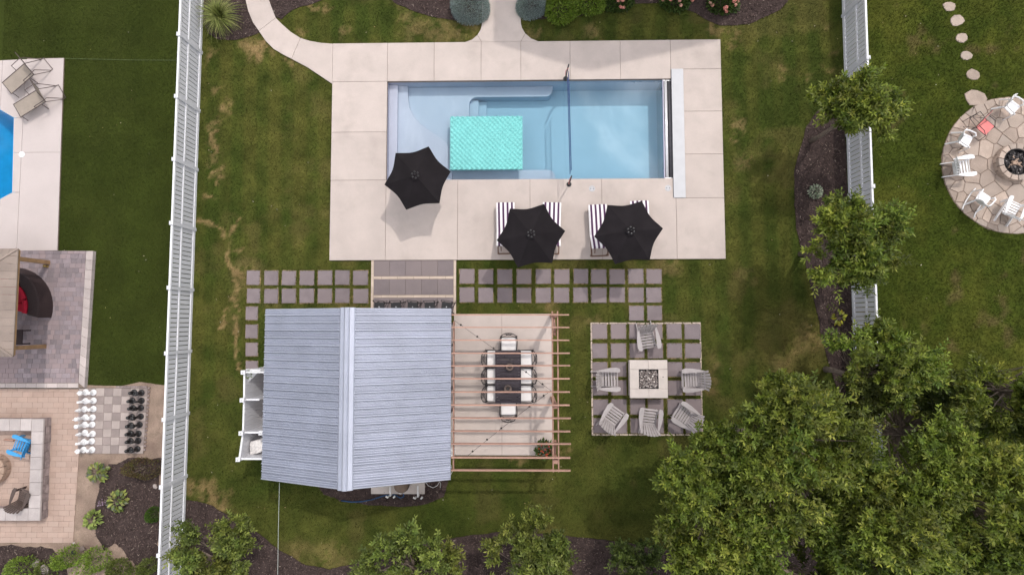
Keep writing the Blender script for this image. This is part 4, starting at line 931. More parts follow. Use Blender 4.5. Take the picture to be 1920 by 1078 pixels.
# ------------------------------------------------------------------ the house at the top, beyond the frame, whose gable shades the deck
hg = 9.0; hy_ = G(1240,-106)[1]; hxa = G(1240,-106)[0]; he, hwid = 7.0, 4.54
hs = thing('family_house', 'two-storey gabled house just beyond the top edge, shading the upper deck', 'house', (hxa, hy_, 0))
for s in (-1, 1): MB().box((s*(hwid-.25), 6.2, he/2), (.2, 11.6, he)).build('wall', M['siding'], hs)
MB().add([(x,y,z) for y in (.4,.6) for x, z in ((-hwid+.3,0),(hwid-.3,0),(hwid-.3,he),(0,hg-.3),(-hwid+.3,he))], [(0,1,2,3,4),(9,8,7,6,5),(0,5,6,1),(1,6,7,2),(2,7,8,3),(3,8,9,4),(4,9,5,0)]).build('gable_wall', M['siding'], hs)
for s in (-1, 1): MB().add([(0,0,hg),(s*hwid,0,he),(s*hwid,12,he),(0,12,hg),(0,0,hg-.15),(s*hwid,0,he-.15),(s*hwid,12,he-.15),(0,12,hg-.15)], [(0,1,2,3),(7,6,5,4),(0,4,5,1),(1,5,6,2),(2,6,7,3)]).build('roof', M['roofing'], hs)
for x in (-2.2, 2.2):
    for z in (1.6, 4.2):
        f_ = MB().box((x,.38,z), (1.1,.08,1.3)).build('window', M['white'], hs); MB().box((x,.335,z), (.94,.02,1.14)).build('pane', M['dark_glass'], f_)
# ------------------------------------------------------------------ left neighbour: deck, pool, loungers
ndp = GP([(-170,121),(-60,116),(119.5,109),(107.5,470),(-170,463)], .06)
nd = struct(MB().prism([(nx1+.15, ndp[2][1]+.0), ndp[2], ndp[3], (nx1+.15, ndp[3][1])], -.05, .05).build('neighbour_deck', M['joint'])); keep(ndp)
def clip_half(poly, a, b):                                # keep the side left of a->b
    out = []; n = len(poly); f = lambda p: (b[0]-a[0])*(p[1]-a[1])-(b[1]-a[1])*(p[0]-a[0])
    for i in range(n):
        p, q = poly[i], poly[(i+1) % n]; fp_, fq = f(p), f(q)
        if fp_ >= 0: out.append(p)
        if fp_*fq < 0: t = fp_/(fp_-fq); out.append((p[0]+(q[0]-p[0])*t, p[1]+(q[1]-p[1])*t))
    return out
E_ = NPOOL[3]; S_ = NPOOL[4]; jy = G(60,287)[1]; jx = nx1+.15
def poly_slab(p): 
    if len(p) > 2: slab(p, nd, 'concrete_pale', .06)
# slabs east of the pool and the two that follow its angled corners
xe = G(40,287,.06)[0]
NE, SE = ndp[2], ndp[3]; ym = jy
fx = lambda y: SE[0]+(NE[0]-SE[0])*(y-SE[1])/(NE[1]-SE[1])
poly_slab([(E_[0],E_[1]), (xe,E_[1]), (xe,ym), ((E_[0]+S_[0])/2,ym)]); poly_slab([((E_[0]+S_[0])/2,ym), (xe,ym), (xe,S_[1]), S_])
poly_slab([(xe,ym), (fx(ym),ym), NE, (xe,NE[1]-.03)]); poly_slab([(xe,SE[1]), SE, (fx(ym),ym), (xe,ym)])
poly_slab([NPOOL[2], E_, (xe,E_[1]), (xe,NE[1]-.03), (NPOOL[2][0],NE[1]-.07)])
poly_slab([NPOOL[1], NPOOL[2], (NPOOL[2][0],NE[1]-.07), (NPOOL[1][0],NE[1]-.12)])
poly_slab([S_, (xe,S_[1]), (xe,SE[1]), (NPOOL[5][0],SE[1]), NPOOL[5]]); poly_slab([NPOOL[5], (NPOOL[5][0],SE[1]), (NPOOL[6][0],SE[1]), NPOOL[6]])
npool = thing('neighbour_pool', 'bright blue pool with angled corners cut off by the left edge', 'pool', (0,0,0))
w_out, w_in = offset(ccw(NPOOL), -.12), ccw(NPOOL); n = len(w_in)
MB().add([(x,y,-1.3) for x,y in w_in]+[(x,y,.055) for x,y in w_in]+[(x,y,-1.3) for x,y in w_out]+[(x,y,.045) for x,y in w_out],
  [(i, n+i, n+(i+1) % n, (i+1) % n) for i in range(n)]+[(n+i, 3*n+i, 3*n+(i+1) % n, n+(i+1) % n) for i in range(n)]+[(2*n+i, 2*n+(i+1) % n, 3*n+(i+1) % n, 3*n+i) for i in range(n)]).build('pool_wall', M['vinyl_blue'], npool)
MB().prism(offset(w_in, -.1), -1.45, -1.25).build('pool_floor', M['vinyl_blue'], npool)
MB().prism(offset(w_in, -.002), -1.27, -.10).build('water', M['water'], npool)
t = thing('skimmer_lid', 'small round white lid in the neighbour deck beside the blue pool', 'skimmer lid', G3(41,290,.06)); MB().lathe([(.125,0),(.125,.008),(.115,.012),(.0001,.012)], 20).build('cover', M['white'], t)
for a in (-1, 1): MB().box((a*.045,.0,.0135), (.03,.03,.006)).build('finger_hole', M['limestone'], t)
def make_sling(label, loc, rz):                           # foot at -Y, raised back at +Y
    t = thing('sling_lounger', label, 'lounger', loc, rz, 'tan sling loungers on the neighbour deck'); w = .31
    def sling(p0, p1, sag, name, n=8):
        vs = []; fs = []
        for j in range(n+1):
            f = j/n
            for i_, x in enumerate((-w, -w*.5, 0, w*.5, w)):
                s_ = sag*(1-(x/w)**2)*math.sin(math.pi*f); vs.append((x, p0[0]+(p1[0]-p0[0])*f, p0[1]+(p1[1]-p0[1])*f-s_))
        m_ = len(vs); vs += [(x,y,z-.012) for x,y,z in vs]
        for j in range(n):
            for i_ in range(4): a = j*5+i_; fs += [(a,a+1,a+6,a+5), (m_+a,m_+a+5,m_+a+6,m_+a+1)]
        MB().add(vs, fs).build(name, M['sling'], t, smooth=True)
    sling((-.78,.33), (.38,.36), .02, 'seat_sling'); sling((.40,.37), (.62,.98), .02, 'back_sling')
    for s in (-1, 1):
        MB().tube([(s*w,-.80,.33),(s*w,.40,.36)], .016, 6).build('side_rail', M['bronze'], t); MB().tube([(s*w,.40,.36),(s*w,.63,1.0)], .016, 6).build('back_rail', M['bronze'], t)
        MB().tube([(s*w,-.74,.33),(s*(w+.03),-.80,.0)], .015, 6).build('leg', M['bronze'], t)
        MB().tube([(s*w,.20,.35),(s*(w+.05),.16,.0)], .015, 6).build('leg', M['bronze'], t); MB().tube([(s*w,.40,.35),(s*(w+.02),.85,.02),(s*w,1.0,0)], .015, 6).build('rear_leg', M['bronze'], t)
        MB().tube([(s*(w+.02),-.05,.35),(s*(w+.09),.0,.56),(s*(w+.09),.40,.58),(s*(w+.03),.60,.55),(s*w,.90,.03)], .015, 6).build('arm', M['bronze'], t)
    for a, y, z in (('foot_bar',-.80,.33),('head_bar',.63,1.0),('rear_bar',1.0,.015)): MB().tube([(-w,y,z),(w,y,z)], .015, 6).build(a, M['bronze'], t)
    for y in (-.35,.05): MB().tube([(-w,y,.315),(w,y,.315)], .008, 5).build('seat_rib', M['sling'], t)
    return t
def place_sling(f0, f1, h0, h1):
    a = np.array([G(*f0,.33), G(*f1,.33)]).mean(0); b = np.array([G(*h0,.36), G(*h1,.36)]).mean(0); d = b-a; rz = math.atan2(-d[0], d[1]); u = d/np.linalg.norm(d); c = a+u*.79
    return (c[0], c[1], .06), rz
lc, rz = place_sling((8,158),(23.4,175.7),(46.8,127.7),(61,140)); s0 = make_sling('tan sling lounger with raised back nearer the top edge of the neighbour deck', lc, rz)
lc, rz = place_sling((28.6,199),(41,219),(74.7,172),(87,188.7)); dup(s0, lc, rz, 'tan sling lounger with raised back nearer the blue pool and the deck edge')
tag(MB().tube([(*G(x,y,.02),.012) for x, y in ((119,110),(180,111.5),(250,113),(331,113.5))], .012, 5).build('turf_seam', M['seam']), 'thin pale seam across the artificial turf level with the neighbour deck corner', 'seam')
# ------------------------------------------------------------------ paver patios of the left neighbour
def field(root, poly, w, h, me, name, z, seed, bond=.5, rot=0.0, gap=.006, limit=300, keyf=None, mt=None, ragged=True):
    r = random.Random(seed); xs_ = [p[0] for p in poly]; ys_ = [p[1] for p in poly]; cells = []
    y = min(ys_); row = 0
    while y < max(ys_)-h*.3:
        x = min(xs_)-(w*bond if row % 2 else 0)-w*.2
        while x < max(xs_):
            ww = w*(r.choice((.66,1,1,1.33)) if ragged else 1)
            c = [(x+gap/2,y+gap/2),(x+ww-gap/2,y+gap/2),(x+ww-gap/2,y+h-gap/2),(x+gap/2,y+h-gap/2)]
            for i in range(len(poly)):
                c = clip_half(c, poly[i], poly[(i+1) % len(poly)])
                if len(c) < 3: break
            if len(c) >= 3:
                ar = abs(sum(c[i][0]*c[(i+1) % len(c)][1]-c[(i+1) % len(c)][0]*c[i][1] for i in range(len(c))))/2
                if ar > .003: cells.append((c, ar, len(c) == 4 and abs(ar-(ww-gap)*(h-gap)) < 1e-5))
            x += ww
        y += h; row += 1
    cells.sort(key=lambda c: keyf(c[0]) if keyf else 0); rest = MB()
    for k, (c, ar, full) in enumerate(cells):
        if k < limit:
            if full: place(me, name, root, *c[0], *c[2], z+r.uniform(-.002,.002))
            else: MB().prism(c, z-.05, z, .003).build(name, mt, root)
        else: rest.prism(c, z-.05, z, .003)
    if rest.v: stuff(rest.build(name+'_rest', mt, root))
vis = lambda c: -max(p[0] for p in c)                     # those furthest into the frame first
NZ = .16
pp = ccw(GP([(-60,470),(161,470.5),(146.5,717.5),(-60,717.5)], NZ)); ppo = ccw(GP([(-60,470),(175,470.5),(158.5,727),(-60,727)], NZ)); keep(ppo)
pu_ = struct(MB().prism(offset(ppo, .01), -.05, NZ-.02).build('purple_paver_patio', M['joint']))
field(pu_, pp, .25, .19, paver_mesh('purple', .004), 'paver', NZ, 31, keyf=vis, mt=M['purple'])
ed = paver_mesh('edge', .006, 'edge_stone'); a, b = Vector(ppo[0]), Vector(ppo[0])
ex_o, ex_i = GP([(175,470.5),(158.5,727)], NZ), GP([(161.5,470.5),(147,717.5)], NZ)
for k in range(14):
    f0, f1 = k/14, (k+1)/14; lerp = lambda p, q, t: (p[0]+(q[0]-p[0])*t, p[1]+(q[1]-p[1])*t)
    MB().prism(offset(ccw([lerp(ex_i[0],ex_i[1],f0), lerp(ex_o[0],ex_o[1],f0), lerp(ex_o[0],ex_o[1],f1), lerp(ex_i[0],ex_i[1],f1)]), .005), -.02, NZ+.012, .008).build('edge_stone', M['edge'], pu_)
by0, by1 = G(80,727,NZ)[1], G(80,718.2,NZ)[1]; x = G(147,722,NZ)[0]
for k in range(12): place(ed, 'edge_stone', pu_, x-.42*(k+1)+.004, by0, x-.42*k-.004, by1, NZ+.012)
tp = ccw(GP([(-60,728.5),(147,728.5),(147.5,856),(137,1017),(-60,1017)], .03)); keep(tp)
tn_ = struct(MB().prism(offset(tp, .006), -.05, .018).build('tan_paver_patio', M['joint']))
field(tn_, tp, .42, .21, paver_mesh('tan', .004), 'paver', .035, 33, keyf=vis, mt=M['tan'], ragged=False)
sp_ = ccw(GP([(137,1017),(147.5,856),(147,728),(150,722),(225,724),(262,716),(312,722),(302,900),(298,1100),(-60,1100),(-60,1017)])); keep(sp_)
struct(MB().prism(wobble(sp_, .03, .2, 41), -.05, .010).build('bare_soil', M['soil']))
mb1 = wobble(GP([(205,868),(240,862),(303,858),(298,1110),(262,1110),(258,1060),(236,1030),(212,1015),(195,1030),(182,1000),(178,960),(188,920),(196,890)]), .12, .12, 42); BEDS['n1'] = mb1
mb2 = wobble(GP([(-60,1024),(60,1022),(100,1030),(118,1050),(135,1110),(-60,1110)]), .10, .12, 43); BEDS['n2'] = mb2
for p in (mb1, mb2): struct(MB().prism(p, -.04, .024).build('mulch_bed', M['mulch']))
# seat wall
wo_ = GP([(98,785.5),(88.5,974)], 0); wt = .43
sw_t = thing('seat_wall', 'low U-shaped stone seat wall with pale caps round the left fire ring', 'seat wall', (0,0,.03))
def wall_run(a, b, th, sgn, z=wt):
    a, b = Vector(a), Vector(b); d = b-a; Ln = d.length; d.normalize(); nn_ = Vector((-d.y, d.x))*sgn; k_ = max(1, round(Ln/.48))
    for k in range(k_):
        p, q = a+d*(Ln*k/k_+.004), a+d*(Ln*(k+1)/k_-.004)
        MB().prism([p, q, q+nn_*th, p+nn_*th], z-.08, z, .012).build('cap_stone', M['wall_cap'], sw_t)
    nr_ = max(1, round(Ln/.32))
    for lvl in range(3):
        for k in range(nr_):
            p, q = a+d*(Ln*k/nr_+.005), a+d*(Ln*(k+1)/nr_-.005); e1 = .03+random.uniform(-.012,.012)
            MB().prism([p+nn_*e1, q+nn_*e1, q+nn_*(th-e1), p+nn_*(th-e1)], lvl*.116, lvl*.116+.112, .008).build('wall_stone', M['wall_rock'], sw_t)
cT, cB = G(82.5,785,wt), G(75.5,975.5,wt); th_ = .46
wall_run(cT, cB, th_, -1)
wall_run((cT[0]-th_-.005, cT[1]), (cT[0]-th_-2.2, cT[1]), th_, 1); wall_run((cB[0]-th_-.005, cB[1]), (cB[0]-th_-2.2, cB[1]), th_, -1)
def fire_ring(label, c, ro, ri, h, nst, fuel, mt, inner):
    t = thing('fire_ring', label, 'fire ring', c)
    for lvl in range(2):
        for k in range(nst):
            a0, a1 = 2*math.pi*(k+.5*lvl)/nst+.02, 2*math.pi*(k+1+.5*lvl)/nst-.02; am = (a0+a1)/2
            MB().prism([(ro*math.cos(v), ro*math.sin(v)) for v in (a0,am,a1)]+[(ri*math.cos(v), ri*math.sin(v)) for v in (a1,am,a0)], h*lvl/2, h*(lvl+1)/2-.004, .012).build('ring_stone', M[mt], t)
    MB().lathe([(ri-.005,.02),(ri-.005,h-.03),(ri-.025,h-.03),(ri-.025,.02)], 24, cap=False).build('steel_liner', M[inner], t)
    MB().lathe([(ri-.02,0),(ri-.02,.06),(.0001,.06)], 24).build('ash_bed', M['char'], t)
    stuff(pebbles(140, ri*.8, ri*.8, .08, .05, .13, 9, True).build('charcoal', M['char'], t))
    for k in range(fuel):
        a = k*1.9; r_ = ri*.62; MB().tube([(r_*math.cos(a), r_*math.sin(a), .14), (-r_*.5*math.cos(a+.4), -r_*.5*math.sin(a+.4), .22)], .045, 7).build('log', M['firebrick'], t)
    return t
fire_ring('round tan stone fire ring cut off by the left edge, inside the seat wall', (*G(-4,877), .03), .58, .40, .34, 12, 0, 'firebrick', 'rust')
# chessboard with its pieces
bd = GP([(147.5,727.5),(277,727.5),(268,850),(145,850)], .05)
bl = lambda u, v: tuple(Vector(bd[0])*(1-u)*(1-v)+Vector(bd[1])*u*(1-v)+Vector(bd[2])*u*v+Vector(bd[3])*(1-u)*v)
cb = struct(MB().prism(offset(ccw(bd), -.02), -.02, .03).build('chess_paving', M['joint']))
for i in range(8):
    for j in range(8):
        q_ = [bl(i/8,j/8), bl((i+1)/8,j/8), bl((i+1)/8,(j+1)/8), bl(i/8,(j+1)/8)]; MB().prism(offset(ccw(q_), .004), .0, .05, .004).build('board_tile', M['board_light' if (i+j) % 2 == 0 else 'board_dark'], cb)
for k in range(34):
    f = k/34; p, q_ = (Vector(bd[0]).lerp(Vector(bd[1]), .55+.45*f*2) if f < .5 else Vector(bd[1]).lerp(Vector(bd[2]), (f-.5)*2)), 0
    MB().box((p[0]+(.05 if f >= .5 else 0), p[1]+(.05 if f < .5 else 0), .03), (.07,.07,.06)).build('edge_brick', M['wall_rock'], cb)
def piece_prof(kind):
    b_ = [(.125,0),(.125,.025),(.11,.045),(.085,.055)]
    if kind == 'pawn': return b_+[(.055,.10),(.045,.17),(.075,.185),(.04,.20),(.066,.235),(.062,.275),(.03,.305),(.0001,.31)]
    if kind == 'rook': return b_+[(.06,.10),(.052,.24),(.085,.27),(.088,.34),(.06,.34),(.06,.31),(.0001,.31)]
    if kind == 'bishop': return b_+[(.055,.12),(.042,.28),(.075,.30),(.035,.32),(.06,.37),(.045,.44),(.015,.48),(.02,.50),(.0001,.51)]
    if kind == 'queen': return b_+[(.06,.14),(.045,.36),(.08,.38),(.04,.40),(.085,.48),(.06,.49),(.05,.47),(.02,.50),(.0001,.53)]
    if kind == 'king': return b_+[(.062,.14),(.05,.38),(.085,.40),(.045,.42),(.08,.51),(.04,.54),(.0001,.545)]
    return b_+[(.07,.10),(.065,.16),(.0001,.17)]
PM = {}
def chess(colr, kind, u, v, k, row):
    key = (colr, kind); mt = M['plastic'] if colr == 'white' else M['black_gloss']; p = bl(u, v)
    where = f'{ORD[k]} from the top in the {colr} {"back row" if row == 0 else "front row"}'
    t = thing('chess_piece', f'{colr} garden chess {kind}, {where}', 'chess piece', (p[0]+random.uniform(-.03,.03), p[1]+random.uniform(-.03,.03), .05), 0, f'{colr} garden chess pieces')
    if key not in PM:
        l = [('body', MB().lathe(piece_prof(kind), 18).mesh('body', mt, True))]
        if kind == 'knight': l.append(('head', MB().add([(x,y,z) for y in (-.035,.035) for x, z in ((-.06,.15),(.06,.15),(.07,.30),(.02,.40),(-.03,.42),(-.11,.33),(-.12,.27),(-.05,.28))], [tuple(range(8))[::-1], tuple(range(8,16))]+[(i,(i+1) % 8,8+(i+1) % 8,8+i) for i in range(8)]).mesh('head', mt)))
        if kind == 'king': l.append(('cross', MB().box((0,0,.60),(.025,.025,.11)).box((0,0,.615),(.075,.024,.024)).mesh('cross', mt)))
        if kind == 'queen': l.append(('crown_ball', MB().ball((0,0,.545),.025).mesh('crown_ball', mt)))
        if kind == 'rook': l.append(('battlement', MB().box((.07,0,.355),(.03,.05,.03)).box((-.07,0,.355),(.03,.05,.03)).box((0,.07,.355),(.05,.03,.03)).box((0,-.07,.355),(.05,.03,.03)).mesh('battlement', mt)))
        PM[key] = l
    for nm_, me in PM[key]: link(nm_, me, t)
back = ['rook','knight','bishop','king','queen','bishop','knight','rook']
for k in range(8):
    v = (k+.5)/8
    chess('white', back[k], .105, v, k, 0); chess('white', 'pawn', .225, v, k, 1)
    chess('black', back[k], .925, v, k, 0); chess('black', 'pawn', .80, v, k, 1)
# gazebo
gz, gap_ = 2.5, 3.55
gE = (G(33,466,gz)[0]+G(25,669,gz)[0])/2; gN, gS = G(30,466,gz)[1], G(26,669,gz)[1]; gh = (gN-gS)/2; gc = (gE-gh, (gN+gS)/2)
gaz = thing('gazebo', 'wooden gazebo with brown boarded hip roof over the purple paver patio', 'gazebo', (*gc, 0))
nb = 14
for side in range(4):
    ang = side*math.pi/2
    for k in range(nb):
        y0, y1 = -gh+2*gh*k/nb+.004, -gh+2*gh*(k+1)/nb-.004
        def top(y): return (abs(y), gz+(gap_-gz)*(1-abs(y)/gh))
        vs = [(gh,y0,gz),(gh,y1,gz),(top(y1)[0],y1,top(y1)[1]),(top(y0)[0],y0,top(y0)[1])]
        vs += [(x,y,z-.03) for x,y,z in vs]
        MB().add(vs, [(0,1,2,3),(7,6,5,4),(0,4,5,1),(1,5,6,2),(2,6,7,3),(3,7,4,0)]).build('roof_board', M['gazebo_roof'], gaz, None, ang)
    MB().beam((0,0,gap_+.02), (gh*.995,gh*.995,gz+.02), .07, .03).build('hip_cap', M['gazebo_roof'], gaz, None, ang)
    MB().beam((gh-.03,-gh+.05,gz-.07), (gh-.03,gh-.05,gz-.07), .03, .10).build('fascia', M['gazebo_wood'], gaz, None, ang)
pE = G(97,493)[0]-gc[0]; pN = G(97,493)[1]-gc[1]; pS = G(94,649)[1]-gc[1]
for sx in (-1, 1):
    for yy in (pN, pS):
        MB().box((sx*pE, yy, gz/2), (.15,.15,gz)).build('post', M['gazebo_wood'], gaz)
        MB().beam((sx*pE, yy-math.copysign(.08,yy), gz-.75), (sx*pE, yy-math.copysign(.75,yy), gz-.10), .10, .10).build('brace', M['gazebo_wood'], gaz)
        MB().beam((sx*(pE-.08), yy, gz-.75), (sx*(pE-.75), yy, gz-.10), .10, .10).build('brace', M['gazebo_wood'], gaz)
    MB().beam((sx*pE, pS-.3, gz-.05), (sx*pE, pN+.3, gz-.05), .10, .18).build('beam', M['gazebo_wood'], gaz)
lt = thing('patio_lantern', 'small brass lantern at the foot of the upper gazebo post', 'lantern', (*G(95,500), NZ)); MB().lathe([(.06,0),(.06,.02),(.05,.03),(.05,.14),(.065,.15),(.02,.20),(.0001,.21)], 8).build('lamp_body', M['brass'], lt); MB().tube([(-.03,0,.20),(0,0,.25),(.03,0,.20)], .006, 5).build('handle', M['brass'], lt)
# curved sofa and side table under the gazebo
sc_ = G(6,577,.6); sofa = thing('curved_sofa', 'curved dark wicker sofa with red cushions under the gazebo', 'sofa', (*sc_, NZ))
def arcp(ro, ri, a0, a1, n=16): return arc((0,0), ro, a0, a1, n)+arc((0,0), ri, a1, a0, n)
MB().prism(arcp(1.62,1.17,-14,105), 0, .68, .04).build('back', M['wicker'], sofa); MB().prism(arcp(1.16,.45,-14,105), 0, .30, .01).build('base', M['wicker'], sofa)
for k in range(4): MB().prism(arcp(1.14,.50,-13+29.5*k,-13+29.5*(k+1)-1.2,6), .30, .44, .04).build('seat_cushion', M['red'], sofa)
for k in range(4): MB().prism(arcp(1.15,.98,-12+29.5*k,-12+29.5*(k+1)-3,6), .445, .74, .05).build('back_cushion', M['red'], sofa)
t = thing('side_table', 'dark wicker side table tucked under the lower gazebo eave', 'table', (*G(37,632,.4), NZ)); MB().box((0,0,.40),(.50,.60,.04)).build('table_top', M['wicker'], t)
for sx in (-1,1):
    for sy in (-1,1): MB().box((sx*.21,sy*.26,.19),(.05,.05,.38)).build('leg', M['wicker'], t)
# two chairs inside the seat wall
ringc = G(-4,877)
p = G(41,836,.35); make_adirondack('bright blue plastic lounge chair inside the seat wall', (*p, .03), face(p, G(0,812)), 'blue', None, 'plastic_chair').scale = (.86,.86,.80)
p = G(42,934,.35); make_adirondack('dark brown slatted lounge chair inside the lower corner of the seat wall', (*p, .03), face(p, G(66,905)), 'brown', None).scale = (.80,.80,.85)
tag(MB().tube([(*G(12,823),.09),(*G(30,824.5),.10)], .035, 8).build('split_log', M['cedar']), 'split log on the tan pavers beside the blue chair', 'log')
# ------------------------------------------------------------------ right neighbour: stepping stones, flagstone circle, fire ring, chairs
for k, (x, y, r_, lb) in enumerate(((1780,13,13,'topmost'),(1794,40,14.5,'second from the top'),(1802.5,72,12.5,'third from the top'),(1811,104.5,12,'fourth from the top'),(1824.5,141,14,'fifth from the top'),(1829,184,21,'largest, touching the flagstone circle'))):
    q_ = [(a[0]*1.0, a[1]*.78) for a in ring(9, r_*.0212, (0,0), k)]; q_ = [(a*random.uniform(.85,1.12), b*random.uniform(.85,1.12)) for a, b in q_]; c_ = G(x,y)
    keep([(a*.95+c_[0], b*.95+c_[1]) for a, b in q_])
    tag(MB().prism(q_, -.03, .032, .012).build('stepping_stone', M['flag'], None, (*c_, 0), random.uniform(-.3,.3)), f'flat tan stepping stone in the right lawn, {lb}', 'stepping stone', 'stepping stones in the right lawn')
cc = G(1897,310); cr = 130*.0212; keep(ring(40, cr*1.0, cc))
circ = struct(MB().prism(wobble(ring(48, cr, cc), .03, .2, 8), -.05, .012).build('flagstone_circle', M['mortar']))
r_ = np.random.default_rng(5); sites = []
while len(sites) < 110:
    p = r_.uniform(-cr, cr, 2)
    if np.hypot(*p) < cr*.99 and all(np.hypot(*(p-s)) > (.40 if np.hypot(*p) < cr*.8 else .25) for s in sites): sites.append(p)
    if len(sites) > 60 and r_.random() < .0015: break
for s_ in sites:
    c_ = [(s_[0]+a, s_[1]+b) for a, b in ((-.8,-.8),(.8,-.8),(.8,.8),(-.8,.8))]
    for o2 in sites:
        if o2 is s_ or np.hypot(*(o2-s_)) > 1.6: continue
        md = (s_+o2)/2; d = o2-s_; a = (md[0]-d[1]*-1, md[1]-d[0]); nrm = (-d[1], d[0])
        c_ = clip_half(c_, (md[0], md[1]), (md[0]+nrm[0], md[1]+nrm[1]))
        if len(c_) < 3: break
    for k in range(24):
        if len(c_) < 3: break
        a0, a1 = 2*math.pi*k/24, 2*math.pi*(k+1)/24; c_ = clip_half(c_, (cr*math.cos(a0), cr*math.sin(a0)), (cr*math.cos(a1), cr*math.sin(a1)))
    if len(c_) < 3: continue
    c_ = offset(ccw(c_), .011); ar = sum(c_[i][0]*c_[(i+1) % len(c_)][1]-c_[(i+1) % len(c_)][0]*c_[i][1] for i in range(len(c_)))/2
    if ar < .01: continue
    m_ = np.mean(c_, 0); MB().prism([(a-m_[0], b-m_[1]) for a, b in c_], -.03, .0, .010).build('flagstone', M['flag'], circ, (cc[0]+m_[0], cc[1]+m_[1], .034+random.uniform(-.006,.006)))
fire_ring('round grey stone fire ring with ash and logs in the flagstone circle', (*G(1906.5,304,.28), .03), .73, .53, .30, 14, 4, 'flag', 'black_metal')
rp = G(1902.5,303)
def make_mono(label, loc, rz, mt, name='plastic_chair', rocker=False, group=None):   # one-piece garden chair, faces +Y
    t = thing(name, label, 'chair', loc, rz, group); m_ = M[mt]
    MB().prism([(-.22,-.20),(.22,-.20),(.25,.20),(.20,.26),(-.20,.26),(-.25,.20)], .40, .43, .012).build('seat', m_, t)
    vs = []; fs = []; nu, nv = 8, 5                       # curved back shell
    for j in range(nv+1):
        f = j/nv; z = .42+.46*f; hw_ = .23+.03*f-.10*max(0,f-.7)/.3
        for i_ in range(nu+1):
            u = -1+2*i_/nu; vs.append((u*hw_, -.21-.16*f+.07*u*u, z))
    k_ = len(vs); vs += [(x,y-.02,z) for x,y,z in vs]
    for j in range(nv):
        for i_ in range(nu): a = j*(nu+1)+i_; fs += [(a,a+1,a+nu+2,a+nu+1), (k_+a,k_+a+nu+1,k_+a+nu+2,k_+a+1)]
    for i_ in range(nu): a = nv*(nu+1)+i_; fs.append((a,a+1,k_+a+1,k_+a))
    for j in range(nv):
        for i_ in (0,nu): a = j*(nu+1)+i_; fs.append((a,a+nu+1,k_+a+nu+1,k_+a))
    MB().add(vs, fs).build('back_shell', m_, t, smooth=True)
    for s in (-1, 1):
        MB().tube([(s*.22,-.25,.62),(s*.28,-.10,.64),(s*.30,.15,.64),(s*.27,.24,.55)], .028, 7).build('armrest', m_, t)
        MB().beam((s*.27,.24,.58), (s*.29,.27,.0 if not rocker else .06), .05, .035).build('front_leg', m_, t); MB().beam((s*.21,-.20,.42), (s*.26,-.36,.0 if not rocker else .06), .05, .035).build('rear_leg', m_, t)
        if rocker: MB().tube([(s*.29,.42,.10),(s*.29,.20,.03),(s*.28,-.15,.03),(s*.27,-.45,.09),(s*.27,-.62,.17)], .025, 6).build('rocker', m_, t)
    return t
wg = 'white chairs round the flagstone fire ring'
p = G(1896,200,.45); make_mono('white plastic chair at the top of the flagstone circle', (*p,.03), face(p, rp)+R(35), 'plastic', group=wg)
p = G(1808,262,.45); make_mono('white plastic chair beside the pink sling chair', (*p,.03), face(p, rp)+R(-12), 'plastic', group=wg)
p = G(1804,313,.45); make_adirondack('white slatted chair at the left rim of the flagstone circle', (*p,.03), face(p, G(1900,308)), 'plastic', wg).scale = (.92,.92,.95)
p = G(1842,374,.45); make_mono('white rocking chair at the lower left of the flagstone circle', (*p,.03), face(p, rp)+R(10), 'plastic', 'rocking_chair', True, wg)
p = G(1900,393,.45); make_adirondack('white slatted chair at the bottom of the flagstone circle', (*p,.03), face(p, G(1915,320)), 'plastic', wg).scale = (.90,.90,.95)
p = G(1845,238,.4); t = thing('sling_chair', 'pink sling chair with thin black frame on the flagstone circle', 'chair', (*p,.03), face(p, rp)+R(-5))
MB().box((0,.02,.40),(.50,.46,.015),Matrix.Rotation(.08,3,'X')).build('seat_sling', M['pink'], t); MB().box((0,-.30,.68),(.50,.52,.015),Matrix.Rotation(-1.25,3,'X')).build('back_sling', M['pink'], t)
for s in (-1, 1):
    MB().tube([(s*.27,.36,0),(s*.27,.28,.42),(s*.29,.05,.60),(s*.28,-.25,.60)], .012, 6).build('arm_frame', M['black_metal'], t); MB().tube([(s*.26,.26,.42),(s*.26,-.22,.38),(s*.26,-.40,.94)], .012, 6).build('side_frame', M['black_metal'], t)
    MB().tube([(s*.27,-.20,.40),(s*.28,-.46,0),(s*.28,.36,0)], .012, 6).build('rear_leg', M['black_metal'], t)
MB().tube([(-.26,-.40,.94),(.26,-.40,.94)], .012, 6).build('top_bar', M['black_metal'], t)
t = thing('folding_side_table', 'thin black wire side table frame beside the pink sling chair', 'table', (*G(1818,232),.03), .6)
for a, b in (((-.25,-.22,.42),(.25,-.22,.42)),((.25,-.22,.42),(.25,.22,.42)),((.25,.22,.42),(-.25,.22,.42)),((-.25,.22,.42),(-.25,-.22,.42))): MB().tube([a,b], .011, 5).build('top_rail', M['black_metal'], t)
for a, b in (((-.25,-.22,.42),(.22,-.22,0)),((.25,-.22,.42),(-.22,-.22,0)),((-.25,.22,.42),(.22,.22,0)),((.25,.22,.42),(-.22,.22,0))): MB().tube([a,b], .011, 5).build('leg', M['black_metal'], t)
